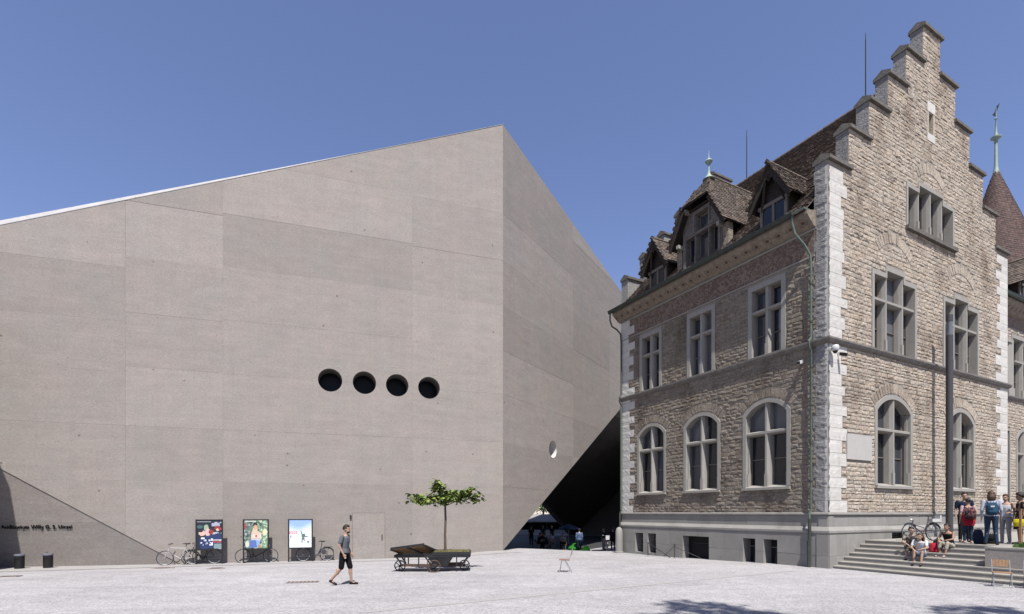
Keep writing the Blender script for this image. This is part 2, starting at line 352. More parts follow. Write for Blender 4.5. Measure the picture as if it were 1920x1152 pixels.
class MB:
    def __init__(s): s.v = []; s.f = []; s.t = []; s.m = []; s.uv = {}
    def add(s, vs, fs, tint=WHITE, mi=0):
        b = len(s.v)
        s.v += [tuple(v) for v in vs]
        for f in fs:
            s.f.append([b + i for i in f]); s.t.append(tint); s.m.append(mi)
        return b
    def box(s, x0, x1, y0, y1, z0, z1, tint=WHITE, mi=0, F=None):
        vs = [(x, y, z) for z in (z0, z1) for y in (y0, y1) for x in (x0, x1)]
        if F: vs = [F(a, c, b) for a, b, c in vs]
        s.add(vs, [(0, 2, 3, 1), (4, 5, 7, 6), (0, 1, 5, 4), (2, 6, 7, 3), (0, 4, 6, 2), (1, 3, 7, 5)], tint, mi)
    def fbox(s, F, u0, u1, z0, z1, o0, o1, tint=WHITE, mi=0):
        vs = [F(u, z, o) for o in (o0, o1) for z in (z0, z1) for u in (u0, u1)]
        s.add(vs, [(0, 2, 3, 1), (4, 5, 7, 6), (0, 1, 5, 4), (2, 6, 7, 3), (0, 4, 6, 2), (1, 3, 7, 5)], tint, mi)
    def bar(s, a, b, w, h, up=(0, 0, 1), tint=WHITE, mi=0):
        a, b = Vector(a), Vector(b); d = (b - a).normalized(); up = Vector(up)
        sx = d.cross(up)
        if sx.length < 1e-4: sx = d.cross(Vector((1, 0, 0)))
        sx.normalize(); uy = sx.cross(d).normalized()
        vs = [p + sx * (i * w / 2) + uy * (j * h / 2) for p in (a, b) for i, j in ((-1, -1), (1, -1), (1, 1), (-1, 1))]
        s.add(vs, [(0, 1, 2, 3), (7, 6, 5, 4), (0, 4, 5, 1), (1, 5, 6, 2), (2, 6, 7, 3), (3, 7, 4, 0)], tint, mi)
    def tube(s, pts, r, n=8, tint=WHITE, mi=0, closed=False):
        pts = [Vector(p) for p in pts]; k = len(pts)
        rs = r if isinstance(r, (list, tuple)) else [r] * k
        vs = []; ref = None
        for i, p in enumerate(pts):
            if closed: d = pts[(i + 1) % k] - pts[i - 1]
            else: d = pts[min(i + 1, k - 1)] - pts[max(i - 1, 0)]
            d.normalize()
            if ref is None:
                ref = d.cross(Vector((0, 0, 1)))
                if ref.length < 0.1: ref = d.cross(Vector((1, 0, 0)))
            a = (ref - d * ref.dot(d)).normalized(); ref = a; b = d.cross(a)
            for j in range(n):
                w = 2 * math.pi * j / n
                vs.append(p + (a * math.cos(w) + b * math.sin(w)) * rs[i])
        fs = []
        for i in range(k if closed else k - 1):
            i2 = (i + 1) % k
            for j in range(n):
                fs.append((i * n + j, i * n + (j + 1) % n, i2 * n + (j + 1) % n, i2 * n + j))
        if not closed:
            fs.append(tuple(range(n))[::-1]); fs.append(tuple((k - 1) * n + j for j in range(n)))
        s.add(vs, fs, tint, mi)
    def lathe(s, prof, c=(0, 0, 0), n=16, tint=WHITE, mi=0):
        vs = []
        for r, z in prof:
            for j in range(n):
                w = 2 * math.pi * j / n
                vs.append((c[0] + r * math.cos(w), c[1] + r * math.sin(w), c[2] + z))
        fs = []
        for i in range(len(prof) - 1):
            for j in range(n):
                fs.append((i * n + j, i * n + (j + 1) % n, (i + 1) * n + (j + 1) % n, (i + 1) * n + j))
        fs.append(tuple(range(n))[::-1]); fs.append(tuple((len(prof) - 1) * n + j for j in range(n)))
        s.add(vs, fs, tint, mi)
    def ell(s, c, r, n=12, m=8, rot=None, tint=WHITE, mi=0):
        if not isinstance(r, (tuple, list)): r = (r, r, r)
        vs = []; c = Vector(c)
        for i in range(m + 1):
            th = math.pi * i / m
            for j in range(n):
                w = 2 * math.pi * j / n
                q = Vector((math.sin(th) * math.cos(w) * r[0], math.sin(th) * math.sin(w) * r[1], math.cos(th) * r[2]))
                if rot: q = rot @ q
                vs.append(c + q)
        fs = [(i * n + j, (i + 1) * n + j, (i + 1) * n + (j + 1) % n, i * n + (j + 1) % n) for i in range(m) for j in range(n)]
        s.add(vs, fs, tint, mi)
    def prism(s, poly, F, o0, o1, tint=WHITE, mi=0):
        k = len(poly)
        vs = [F(u, z, o0) for u, z in poly] + [F(u, z, o1) for u, z in poly]
        fs = [tuple(range(k))[::-1], tuple(range(k, 2 * k))] + [(i, (i + 1) % k, k + (i + 1) % k, k + i) for i in range(k)]
        s.add(vs, fs, tint, mi)
    def plate(s, outer, holes, F, o0, o1, tint=WHITE, mi=0):
        loops = [outer] + holes
        pts = []; eds = []
        for lp in loops:
            b = len(pts); pts += [Vector(p) for p in lp]
            eds += [(b + i, b + (i + 1) % len(lp)) for i in range(len(lp))]
        V, E, FF, *_ = delaunay_2d_cdt(pts, eds, [], 0, 1e-5)
        tris = []
        for f in FF:
            if abs(sum(V[f[i]].x * V[f[(i + 1) % len(f)]].y - V[f[(i + 1) % len(f)]].x * V[f[i]].y for i in range(len(f)))) < 1e-5: continue
            cx = sum(V[i].x for i in f) / len(f); cy = sum(V[i].y for i in f) / len(f)
            if in_poly(cx, cy, outer) and not any(in_poly(cx, cy, h) for h in holes): tris.append(list(f))
        cnt = {}
        for f in tris:
            for i in range(len(f)):
                e = (f[i], f[(i + 1) % len(f)]); cnt.setdefault(tuple(sorted(e)), []).append(e)
        k = len(V)
        vs = [F(v.x, v.y, o0) for v in V] + [F(v.x, v.y, o1) for v in V]
        fs = [tuple(f[::-1]) for f in tris] + [tuple(i + k for i in f) for f in tris]
        fs += [(e[0][0], e[0][1], e[0][1] + k, e[0][0] + k) for e in cnt.values() if len(e) == 1]
        s.add(vs, fs, tint, mi)
    def mesh(s, name, mats, smooth=False, recalc=True):
        me = bpy.data.meshes.new(name)
        me.from_pydata(s.v, [], s.f)
        for mm in (mats if isinstance(mats, (list, tuple)) else [mats]):
            me.materials.append(M[mm] if isinstance(mm, str) else mm)
        ca = me.attributes.new('tint', 'FLOAT_COLOR', 'CORNER')
        data = []
        for f, t in zip(s.f, s.t): data += [t[0], t[1], t[2], 1.0] * len(f)
        ca.data.foreach_set('color', data)
        me.polygons.foreach_set('material_index', s.m)
        if recalc:
            bm = bmesh.new(); bm.from_mesh(me)
            bmesh.ops.recalc_face_normals(bm, faces=bm.faces)
            bm.to_mesh(me); bm.free()
        if smooth:
            me.polygons.foreach_set('use_smooth', [True] * len(me.polygons))
            me.set_sharp_from_angle(angle=R(40))
        return me
    def build(s, name, mats, parent=None, kind=None, smooth=False, label=None, cat=None, group=None, recalc=True):
        o = bpy.data.objects.new(name, s.mesh(name, mats, smooth, recalc))
        COL.objects.link(o)
        if parent: o.parent = parent
        if kind: o['kind'] = kind
        if label: o['label'] = label
        if cat: o['category'] = cat
        if group: o['group'] = group
        return o

def thing(name, label, cat, loc=(0, 0, 0), rz=0.0, group=None):
    o = bpy.data.objects.new(name, None)
    COL.objects.link(o)
    o.location = loc; o.rotation_euler = (0, 0, rz)
    o.empty_display_size = 0.3
    o['label'] = label; o['category'] = cat
    if group: o['group'] = group
    return o

def copy_tree(o, parent=None):
    c = o.copy(); COL.objects.link(c)
    if parent: c.parent = parent
    for ch in list(o.children): copy_tree(ch, c)
    return c

def clip(poly, a, b, c):
    """keep a*u + b*z + c >= 0"""
    out = []
    for i in range(len(poly)):
        p, q = poly[i], poly[(i + 1) % len(poly)]
        dp, dq = a * p[0] + b * p[1] + c, a * q[0] + b * q[1] + c
        if dp >= 0: out.append(p)
        if (dp >= 0) != (dq >= 0):
            w = dp / (dp - dq); out.append((p[0] + (q[0] - p[0]) * w, p[1] + (q[1] - p[1]) * w))
    return out

def area(p): return abs(sum(p[i][0] * p[(i + 1) % len(p)][1] - p[(i + 1) % len(p)][0] * p[i][1] for i in range(len(p)))) / 2
def sm(x): x = max(0.0, min(1.0, x)); return x * x * (3 - 2 * x)

# ------------------------------------------------------------------ the two building frames
PC = Vector((12.206, 20.0, 0)); A = Vector((0.88323, 0.46893, 0)); LD = Vector((-0.46893, 0.88323, 0))
RZ_OLD = math.atan2(A.y, A.x)
PE = Vector((-0.512, 29.2, 0)); MX = Vector((0.94965, 0.31332, 0)); MY = Vector((-0.31332, 0.94965, 0))
RZ_NEW = math.atan2(MX.y, MX.x)
SD = Vector((0.53235, 0.84652, 0)); SNI = Vector((-0.84652, 0.53235, 0))
def old(ra, b): return PC + A * ra - LD * b                        # b metres in front of the gable facade
def ground(x, y):
    p = Vector((x, y, 0)) - PE
    t = -p.dot(MX); d = -p.dot(MY)
    z1 = -0.27 * sm(1 - d / 7.0) * sm(t / 5.0)
    q = Vector((x, y, 0)) - PC
    ul = q.dot(LD); dl = -q.dot(A)
    z2 = -0.2 * sm(ul / 10.0) * sm(1 - dl / 6.0)
    z3 = -0.65 * sm((y - 31.0) / 7.0)
    return min(z1, z2) + z3 if t < 0.5 else min(z1, z2)
# ------------------------------------------------------------------ ground
def sheet(name, xs, ys, inside, lift, mtl, **k):
    mb = MB(); idx = {}
    for j, y in enumerate(ys):
        for i, x in enumerate(xs):
            idx[(i, j)] = len(mb.v); mb.v.append((x, y, ground(x, y) + lift))
    for j in range(len(ys) - 1):
        for i in range(len(xs) - 1):
            if inside is None or inside((xs[i] + xs[i + 1]) / 2, (ys[j] + ys[j + 1]) / 2):
                mb.f.append([idx[(i, j)], idx[(i + 1, j)], idx[(i + 1, j + 1)], idx[(i, j + 1)]]); mb.t.append(WHITE); mb.m.append(0)
    return mb.build(name, mtl, kind='structure', smooth=True, recalc=False)

xs = [-400, -250, -150, -100, -70, -50, -40] + [-34 + 0.5 * i for i in range(125)] + [30, 36, 45, 60, 90, 150, 250, 400]
ys = [-120, -60, -30, -15, -8] + [-4 + 0.5 * i for i in range(100)] + [48, 52, 58, 66, 80, 110, 160, 260, 400, 700]
sheet('ground', xs, ys, None, 0.0, 'gravel')
# smooth strip along the concrete wall: built as a band in the wall's own direction
def band(name, pts_near, pts_far, nseg, mtl, lift=0.006):
    mb = MB()
    n = 6
    for i in range(nseg + 1):
        a = i / nseg
        p0 = Vector(pts_near[0]).lerp(Vector(pts_near[1]), a); p1 = Vector(pts_far[0]).lerp(Vector(pts_far[1]), a)
        for j in range(n + 1):
            q = p0.lerp(p1, j / n); mb.v.append((q.x, q.y, ground(q.x, q.y) + lift))
    for i in range(nseg):
        for j in range(n):
            a = i * (n + 1) + j; mb.f.append([a, a + n + 1, a + n + 2, a + 1]); mb.t.append(WHITE); mb.m.append(0)
    return mb.build(name, mtl, kind='structure', smooth=True, recalc=True)
def wallpt(t, d): p = PE - MX * t - MY * d; return (p.x, p.y, 0)
band('pavement', (wallpt(34, 2.1), wallpt(-0.6, 1.6)), (wallpt(34, -0.5), wallpt(-0.6, -0.1)), 70, 'paving', 0.012)
band('edging_strip', ((-3.4, 11.2, 0), (10.3, 19.2, 0)), ((-3.2, 11.05, 0), (10.42, 19.02, 0)), 60, 'paving', 0.005)
# paving under and beyond the bridge, coloured dark to carry the shade there
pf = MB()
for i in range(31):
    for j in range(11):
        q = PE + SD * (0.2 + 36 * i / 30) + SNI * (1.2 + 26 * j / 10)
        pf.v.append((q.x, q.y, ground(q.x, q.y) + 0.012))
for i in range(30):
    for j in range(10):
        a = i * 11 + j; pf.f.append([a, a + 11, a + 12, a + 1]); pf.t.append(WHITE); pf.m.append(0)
pf.build('passage_shade_paving', 'passage_floor_shade', kind='structure', smooth=True)

# ------------------------------------------------------------------ concrete building
CB = thing('concrete_building', 'faceted board-marked concrete building with four round windows and a wedge-shaped passage under its corner', 'building', PE, RZ_NEW)
FM = lambda t, z, o: (-t, -o, z)
sdx, sdy = SD.dot(MX), SD.dot(MY)
snx, sny = -SNI.dot(MX), -SNI.dot(MY)
FS = lambda s_, z, o: (sdx * s_ + snx * o, sdy * s_ + sny * o, z)
def boolean_cut(ob, cutters):
    for c in cutters:
        md = ob.modifiers.new('cut', 'BOOLEAN'); md.operation = 'DIFFERENCE'; md.solver = 'EXACT'; md.object = c
    dg = bpy.context.evaluated_depsgraph_get()
    me = bpy.data.meshes.new_from_object(ob.evaluated_get(dg))
    ob.modifiers.clear(); ob.data = me

def cyl(F, u, z, r, o0, o1, n=36):
    mb = MB(); mb.prism([(u + r * math.cos(2 * math.pi * i / n), z + r * math.sin(2 * math.pi * i / n)) for i in range(n)], F, o0, o1)
    return mb.build('cutter', 'concrete', CB)
HM = [(9.2, 8.89, 0.59), (7.52, 8.89, 0.59), (5.85, 8.885, 0.59), (4.17, 8.875, 0.59)]
HS = [(6.08, 6.35, 0.56)]
cut_m = [cyl(FM, u, z, r, -1.3, 0.5) for u, z, r in HM]
cut_s = [cyl(FS, u, z, r, -1.3, 0.5) for u, z, r in HS]
TOP = lambda t: 24.08 - 0.4264 * t
STOP = lambda s_: 24.08 - 0.138 * s_
TH = 0.10
# core slabs behind the panels
o = MB(); poly = [(-0.1, -1), (34, -1), (34, TOP(34)), (-0.1, TOP(0) - 0.02)]
poly = clip(poly, -0.64, 1, 0.64 * 16.2)
o.prism(poly, FM, -0.95, -TH); core = o.build('wall_core', 'concrete', CB); boolean_cut(core, cut_m)
o = MB(); o.prism([(0.13, 0.08), (18.3, 10.93), (30, 10.93), (30, STOP(30)), (0.13, STOP(0.13))], FS, -1.35, -TH); core = o.build('wall_core', 'concrete', CB); boolean_cut(core, cut_s)

def panels(F, cols, rows_of, clips, cutters, holes, rnd, edge0=0.0):
    for ci in range(len(cols) - 1):
        rows = rows_of(ci)
        for ri in range(len(rows) - 1):
            g = 0.0006
            poly = [(cols[ci] + g, rows[ri + 1] + g), (cols[ci + 1] - g, rows[ri + 1] + g), (cols[ci + 1] - g, rows[ri] - g), (cols[ci] + g, rows[ri] - g)]
            for c in clips: poly = clip(poly, *c)
            if len(poly) < 3 or area(poly) < 0.05: continue
            proud = rnd.uniform(-0.005, 0.005)
            mb = MB()
            cx = sum(p[0] for p in poly) / len(poly); cz = sum(p[1] for p in poly) / len(poly)
            inner = [(u + (cx - u) * 0.0012, z + (cz - z) * 0.003) for u, z in poly]
            k = len(poly); tn = rnd.uniform(0.95, 1.04)
            vs = [F(u, z, -TH + 0.004) for u, z in poly] + [F(u, z, proud - 0.003) for u, z in poly] + [F(u, z, proud) for u, z in inner]
            fs = [tuple(range(k))[::-1], tuple(range(2 * k, 3 * k))]
            for i in range(k):
                i2 = (i + 1) % k
                fs += [(i, i2, k + i2, k + i), (k + i, k + i2, 2 * k + i2, 2 * k + i)]
            mb.add(vs, fs)
            ob = mb.build('concrete_panel', 'concrete', CB)
            hit = [c for c, h in zip(cutters, holes) if min(p[0] for p in poly) < h[0] + h[2] and max(p[0] for p in poly) > h[0] - h[2]
                   and min(p[1] for p in poly) < h[1] + h[2] and max(p[1] for p in poly) > h[1] - h[2]]
            if hit: boolean_cut(ob, hit)
rz0 = [24.2, 21.54, 19.05, 16.39, 13.85, 11.3, 8.83, 6.13, 3.62, -0.8]
rnd = random.Random(3)
def rows_m(ci):
    d = (0.0, 0.12, 0.0, -0.42, 0.0)[ci]
    if ci == 3: return [24.2, 21.5, 18.6, 15.95, 13.3, 10.85, 8.55, 6.12, 3.60, -0.8]
    return [z + (d if 10 < z < 22 else 0) for z in rz0]
panels(FM, [0, 5.07, 14.05, 18.0, 25.0, 34.0], rows_m, [(-0.4264, -1, 24.06), (-0.64, 1, 0.64 * 16.22)], cut_m, HM, rnd)
panels(FS, [0, 9.15, 16.2, 23.0, 30.0], lambda ci: rz0, [(-0.138, -1, 24.05), (-0.599, 1, -0.0), (0, 1, -0.0)] , cut_s, HS, rnd)
for c in cut_m + cut_s: bpy.data.objects.remove(c)
# glass at the back of the round windows
for F, hs_, dep in ((FM, HM, -0.93), (FS, HS, -1.2)):
    for u, z, r in hs_:
        mb = MB(); n = 32
        mb.prism([(u + r * 1.04 * math.cos(2 * math.pi * i / n), z + r * 1.04 * math.sin(2 * math.pi * i / n)) for i in range(n)], F, dep - 0.04, dep + 0.02)
        w = mb.build('round_window', 'porthole_glass', CB)
        mb = MB(); ring = []
        for i in range(n):
            c_, s_ = math.cos(2 * math.pi * i / n), math.sin(2 * math.pi * i / n)
            ring += [F(u + r * c_, z + r * s_, -.012), F(u + r * c_, z + r * s_, dep + .02), F(u + (r - .012) * c_, z + (r - .012) * s_, dep + .02), F(u + (r - .012) * c_, z + (r - .012) * s_, -.012)]
        mb.add(ring, [(4 * i + q, 4 * i + (q + 1) % 4, 4 * ((i + 1) % n) + (q + 1) % 4, 4 * ((i + 1) % n) + q) for i in range(n) for q in range(4)])
        mb.build('lining', 'lining' if F is FS else 'concrete_core', w)
# facet with the auditorium entrance: it hinges on the diagonal and leans in towards the ground
rec_y = lambda t, z: .022 + .25 * (.64 * (t - 16.2) - z) / 1.187
FREC = lambda t, z, o: (-t, rec_y(t, z) - o, z)
mb = MB(); mb.prism(clip([(14.5, -0.9), (34, -0.9), (34, 1.70), (14.5, 1.70)], .64, -1, -.64 * 16.15), FREC, -0.4, 0.0); mb.build('recess_panel', 'concrete', CB)
mb = MB(); mb.prism(clip([(15, 1.704), (34, 1.704), (34, 11.5), (15, 11.5)], .64, -1, -.64 * 16.15), FREC, -0.4, 0.0); mb.build('recess_panel', 'concrete', CB)
# pale folded roof edge above the main wall
mb = MB(); k = 24
for i in range(k):
    t0, t1 = -0.02 + 34.0 * i / k, -0.02 + 34.0 * (i + 1) / k
    h = lambda t: 0.10 + 0.25 * (max(t, 0) / 22.5) ** 1.1
    vs = []
    for t in (t0, t1):
        z = TOP(t) - 0.025
        vs += [FM(t, z, 0.015), FM(t, z + 0.02, 0.015), FM(t, z + h(t), -0.22), FM(t, z + h(t), -0.9), FM(t, z, -0.9)]
    mb.add(vs, [(0, 1, 6, 5), (1, 2, 7, 6), (2, 3, 8, 7), (3, 4, 9, 8), (4, 0, 5, 9)])
mb.build('roof_edge', 'coping_pale', CB, smooth=False)
# roof and back of the body
mb = MB()
a = FM(34, TOP(34), -0.5); b = FM(0, TOP(0), -0.4); c = FS(30, STOP(30), -0.5)
def lp(p): return Vector(p)
d1 = lp(c) + (lp(a) - lp(b)) * 0.6
mb.add([b, a, d1, c], [(0, 1, 2, 3)])
dn = lambda p: (p[0], p[1], -1)
mb.add([a, d1, c, dn(a), dn(d1)], [(0, 1, 4, 3)])
mb.build('roof', 'concrete_core', CB, recalc=False)
# underside of the bridge, far wall with its own wedge-shaped opening, and added walls that keep light out
W = 13.5
mb = MB(); ns, nw = 24, 8
fr = lambda s_: min(0.599 * s_, 10.95)
bk = lambda s_: min(6.5, max(19.5 - 0.537 * s_, -1.2))
for i in range(ns + 1):
    for j in range(nw + 1):
        s_ = 40.0 * i / ns; w = j / nw
        so = 1.0 + (W - 1.0) * w
        mb.v.append(FS(s_, (fr(s_) + 0.02) * (1 - w) + bk(s_) * w if s_ < 30 else (10.95 * (1 - w) + bk(s_) * w), -so))
for i in range(ns):
    for j in range(nw):
        q = i * (nw + 1) + j; mb.f.append([q, q + nw + 1, q + nw + 2, q + 1]); mb.t.append(WHITE); mb.m.append(0)
mb.build('passage_soffit', 'soffit_shade', CB)
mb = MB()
mb.prism([(-4, 6.5), (24.2, 6.5), (38.5, -1.2), (46, -1.2), (46, 22), (-4, 22)], FS, -W - 0.8, -W); mb.build('passage_closing_wall', 'soffit_shade', CB)
mb = MB(); mb.prism([(28, -1.2), (28, 19), (46, 19), (46, -1.2)], FS, -1.3, -0.6); mb.build('passage_closing_wall', 'concrete', CB)  # added wall, hidden behind the old building, keeps the passage interior dark
mb = MB(); mb.fbox(FS, 38.0, 39.0, -1.2, 20, -W - .5, -.6); mb.build('passage_closing_wall', 'soffit_shade', CB)  # added end wall that closes the light gap past the soffit
# unseen block added outside the frame on the left to cast the recess-edge shadow
mb = MB()
q0, q1, q2, q3 = (-21.05, 18.0), (-34, 13.5), (-37, 20.0), (-24.3, 21.55)
vs = []
for z in (-0.6, 11.2):
    for q in (q0, q1, q2, q3):
        v = Vector((q[0], q[1], 0)) - PE; vs.append((v.dot(MX), v.dot(MY), z))
mb.add(vs, [(3, 2, 1, 0), (4, 5, 6, 7), (0, 1, 5, 4), (1, 2, 6, 5), (2, 3, 7, 6), (3, 0, 4, 7)])
mb.build('added_shade_block', 'concrete', CB)
# steel door flush with the concrete
mb = MB(); mb.fbox(FM, 6.50, 8.10, -0.26, 2.12, -0.02, 0.010); dr = mb.build('service_door', 'concrete', CB, label='flush concrete-faced service door')
mb = MB()
for u0, u1, z0, z1 in ((6.48, 6.497, -0.3, 2.14), (8.103, 8.12, -0.3, 2.14), (6.48, 8.12, 2.123, 2.14)): mb.fbox(FM, u0, u1, z0, z1, -0.02, 0.006)
mb.build('door_seal', 'concrete_core', dr)
mb = MB(); mb.fbox(FM, 6.62, 6.66, 0.75, 1.0, 0.02, 0.06); mb.build('handle', 'iron', dr)
mb = MB(); mb.fbox(FM, 8.16, 8.25, 1.85, 2.02, 0.0, 0.07); mb.build('door_sensor', 'iron', dr)

# lettering in the recess
cu = bpy.data.curves.new('wall_lettering', 'FONT')
cu.body = 'Auditorium Willy G. S. Hirzel'
cu.size = 0.245; cu.extrude = 0.02; cu.offset = 0.0; cu.resolution_u = 3
tmp = bpy.data.objects.new('tmp_text', cu); COL.objects.link(tmp)
dg = bpy.context.evaluated_depsgraph_get()
me = bpy.data.meshes.new_from_object(tmp.evaluated_get(dg)); bpy.data.objects.remove(tmp)
wid = max(v.co.x for v in me.vertices)
kx = 2.70 / wid
for v in me.vertices:
    tt, zz = 22.78 - v.co.x * kx, 1.44 + v.co.y
    v.co = Vector((-tt, rec_y(tt, zz) - .022 - v.co.z, zz))
me.materials.clear(); me.materials.append(M['black_plastic'])
tx = bpy.data.objects.new('wall_lettering', me); COL.objects.link(tx)
tx.location = PE; tx.rotation_euler = (0, 0, RZ_NEW)
tx['label'] = 'dark raised lettering naming the auditorium on the recessed concrete wall'; tx['category'] = 'sign'

# ------------------------------------------------------------------ old museum building
OB = thing('museum_building', 'old stone museum building with stepped gable, mullioned windows, dormers and tiled roof', 'building', PC, RZ_OLD)
FR = lambda u, z, o: (u, -o, z)                    # gable facade
FL = lambda u, z, o: (-o, u, z)                    # eaves facade
FW = lambda u, z, o: (u, 1.1 - o, z)               # wing set back on the right
WID, DEP = 15.95, 12.15
CEN = WID / 2
STEPW, STEPH = 1.45, 1.66
def top_at(u):
    k = int(max(0, (abs(u - CEN) - 0.775)) / STEPW + (0.999 if abs(u - CEN) > 0.775 else 0))
    return 24.15 - STEPH * k
def step_poly():
    L_, R_ = [], []
    for k in range(6):
        hw = 0.775 + STEPW * k
        if k == 5: hw = CEN
        z = 24.15 - STEPH * k
        zb = 24.15 - STEPH * (k + 1) if k < 5 else 2.1
        L_ += [(CEN - hw, z), (CEN - hw, zb)]; R_ += [(CEN + hw, z), (CEN + hw, zb)]
    return L_[::-1] + R_
GABLE = step_poly()

def arch_poly(uc, hw, z0, zs, rise, n=12, grow=0.0):
    """opening with a segmental head; grow widens it into its surround"""
    hw2 = hw + grow
    r = (hw * hw + rise * rise) / (2 * rise); zc = zs + rise - r; r2 = r + grow
    a = math.asin(min(1, hw2 / r2))
    pts = [(uc - hw2, z0), (uc + hw2, z0)]
    for i in range(n + 1):
        w = a - 2 * a * i / n
        pts.append((uc + r2 * math.sin(w), zc + r2 * math.cos(w)))
    return pts

PG = random.Random(8); GLS = ['glass', 'glass', 'glass_mid', 'glass_mid', 'glass_curtain']
OPEN = {'R': [], 'L': [], 'W': []}
FRM = {'R': FR, 'L': FL, 'W': FW}
def arched_window(side, uc, hw, z0, zs, rise, zt, grow=0.19, sill_w=0.12):
    F = FRM[side]
    inner = arch_poly(uc, hw, z0, zs, rise); outer = arch_poly(uc, hw, z0, zs, rise, grow=grow)
    OPEN[side].append(outer)
    mb = MB(); mb.plate(outer, [inner], F, -0.36, 0.035)
    n = len(inner)
    w = mb.build('window', 'sandstone', OB)
    mb = MB()
    mb.prism([(uc - hw - grow, z0 - 0.13), (uc + hw + grow, z0 - 0.13), (uc + hw + grow, z0 - 0.02), (uc - hw - grow, z0 - 0.02)], F, -0.3, sill_w)
    mb.add([F(uc - hw, z0 - 0.02, sill_w), F(uc + hw, z0 - 0.02, sill_w), F(uc + hw, z0 + 0.10, -0.28), F(uc - hw, z0 + 0.10, -0.28), F(uc - hw, z0 - 0.02, -0.28), F(uc + hw, z0 - 0.02, -0.28)],
           [(0, 1, 2, 3), (0, 4, 5, 1), (3, 2, 5, 4), (0, 3, 4), (1, 5, 2)])
    mb.build('sill', 'sandstone', w)
    apex = zs + rise
    def mull(u, za, zb):
        mb.add([F(u + s_ * ww, z, oo) for z in (za, zb) for s_, ww, oo in ((-1, .115, -.34), (-1, .105, -.14), (-1, .042, 0.0), (1, .042, 0.0), (1, .105, -.14), (1, .115, -.34))],
               [(5, 4, 3, 2, 1, 0), (6, 7, 8, 9, 10, 11)] + [(i, (i + 1) % 6, 6 + (i + 1) % 6, 6 + i) for i in range(6)])
    mb = MB(); mull(uc, z0 + 0.02, apex - 0.005)
    mb.fbox(F, uc - 0.075, uc + 0.075, z0 + 0.02, z0 + 0.55, -0.3, 0.012)
    mb.fbox(F, uc - 0.05, uc + 0.05, z0 + 0.55, z0 + 0.68, -0.3, 0.006)
    mb.build('mullion', 'sandstone', w)
    for s_ in (-1, 1):      # jamb rolls
        mb = MB(); mb.fbox(F, uc + s_ * hw - 0.05, uc + s_ * hw + 0.05, z0 + 0.02, zs, -0.2, -0.1)
        mb.fbox(F, uc + s_ * hw - 0.06, uc + s_ * hw + 0.06, z0 + 0.02, z0 + 0.6, -0.2, -0.02)
        mb.build('jamb', 'sandstone', w)
    mb = MB()
    mb.add([F(u, zt + dz, oo) for u in (uc - hw, uc + hw) for dz, oo in ((-.10, -.34), (-.10, -.14), (-.045, 0.002), (.045, 0.002), (.10, -.14), (.10, -.34))],
           [(5, 4, 3, 2, 1, 0), (6, 7, 8, 9, 10, 11)] + [(i, (i + 1) % 6, 6 + (i + 1) % 6, 6 + i) for i in range(6)])
    mb.build('transom', 'sandstone', w)
    for s_ in (-1, 1):
        ua, ub = (uc - hw, uc - 0.1) if s_ < 0 else (uc + 0.1, uc + hw)
        mb = MB(); mb.fbox(F, ua, ub, z0, zt, -0.37, -0.35); mb.build('pane', PG.choice(GLS), w)
        up = clip(clip(clip(inner, 0, 1, -zt), s_, 0, -s_ * uc), 0, 1, -zt)
        mb = MB(); mb.prism(up, F, -0.37, -0.35); mb.build('pane', PG.choice(GLS), w)
        mb = MB(); b = 0.07
        zmid = z0 + (zt - z0) * 0.52
        for x0, x1, y0, y1 in ((ua, ua + b, z0, zt), (ub - b, ub, z0, zt), (ua, ub, z0, z0 + b * 1.6), (ua, ub, zt - b * 1.6, zt), (ua, ub, zmid - .02, zmid + .02),
                               (ua, ua + b, zt, zs), (ub - b, ub, zt, zs), (ua, ub, zt, zt + b * 1.6)):
            mb.fbox(F, x0, x1, y0, y1, -0.35, -0.31)
        if hw > 1.0: mb.fbox(F, (ua + ub) / 2 - .02, (ua + ub) / 2 + .02, z0, zt, -0.35, -0.315)
        mb.build('casement', 'casement', w)
    return w

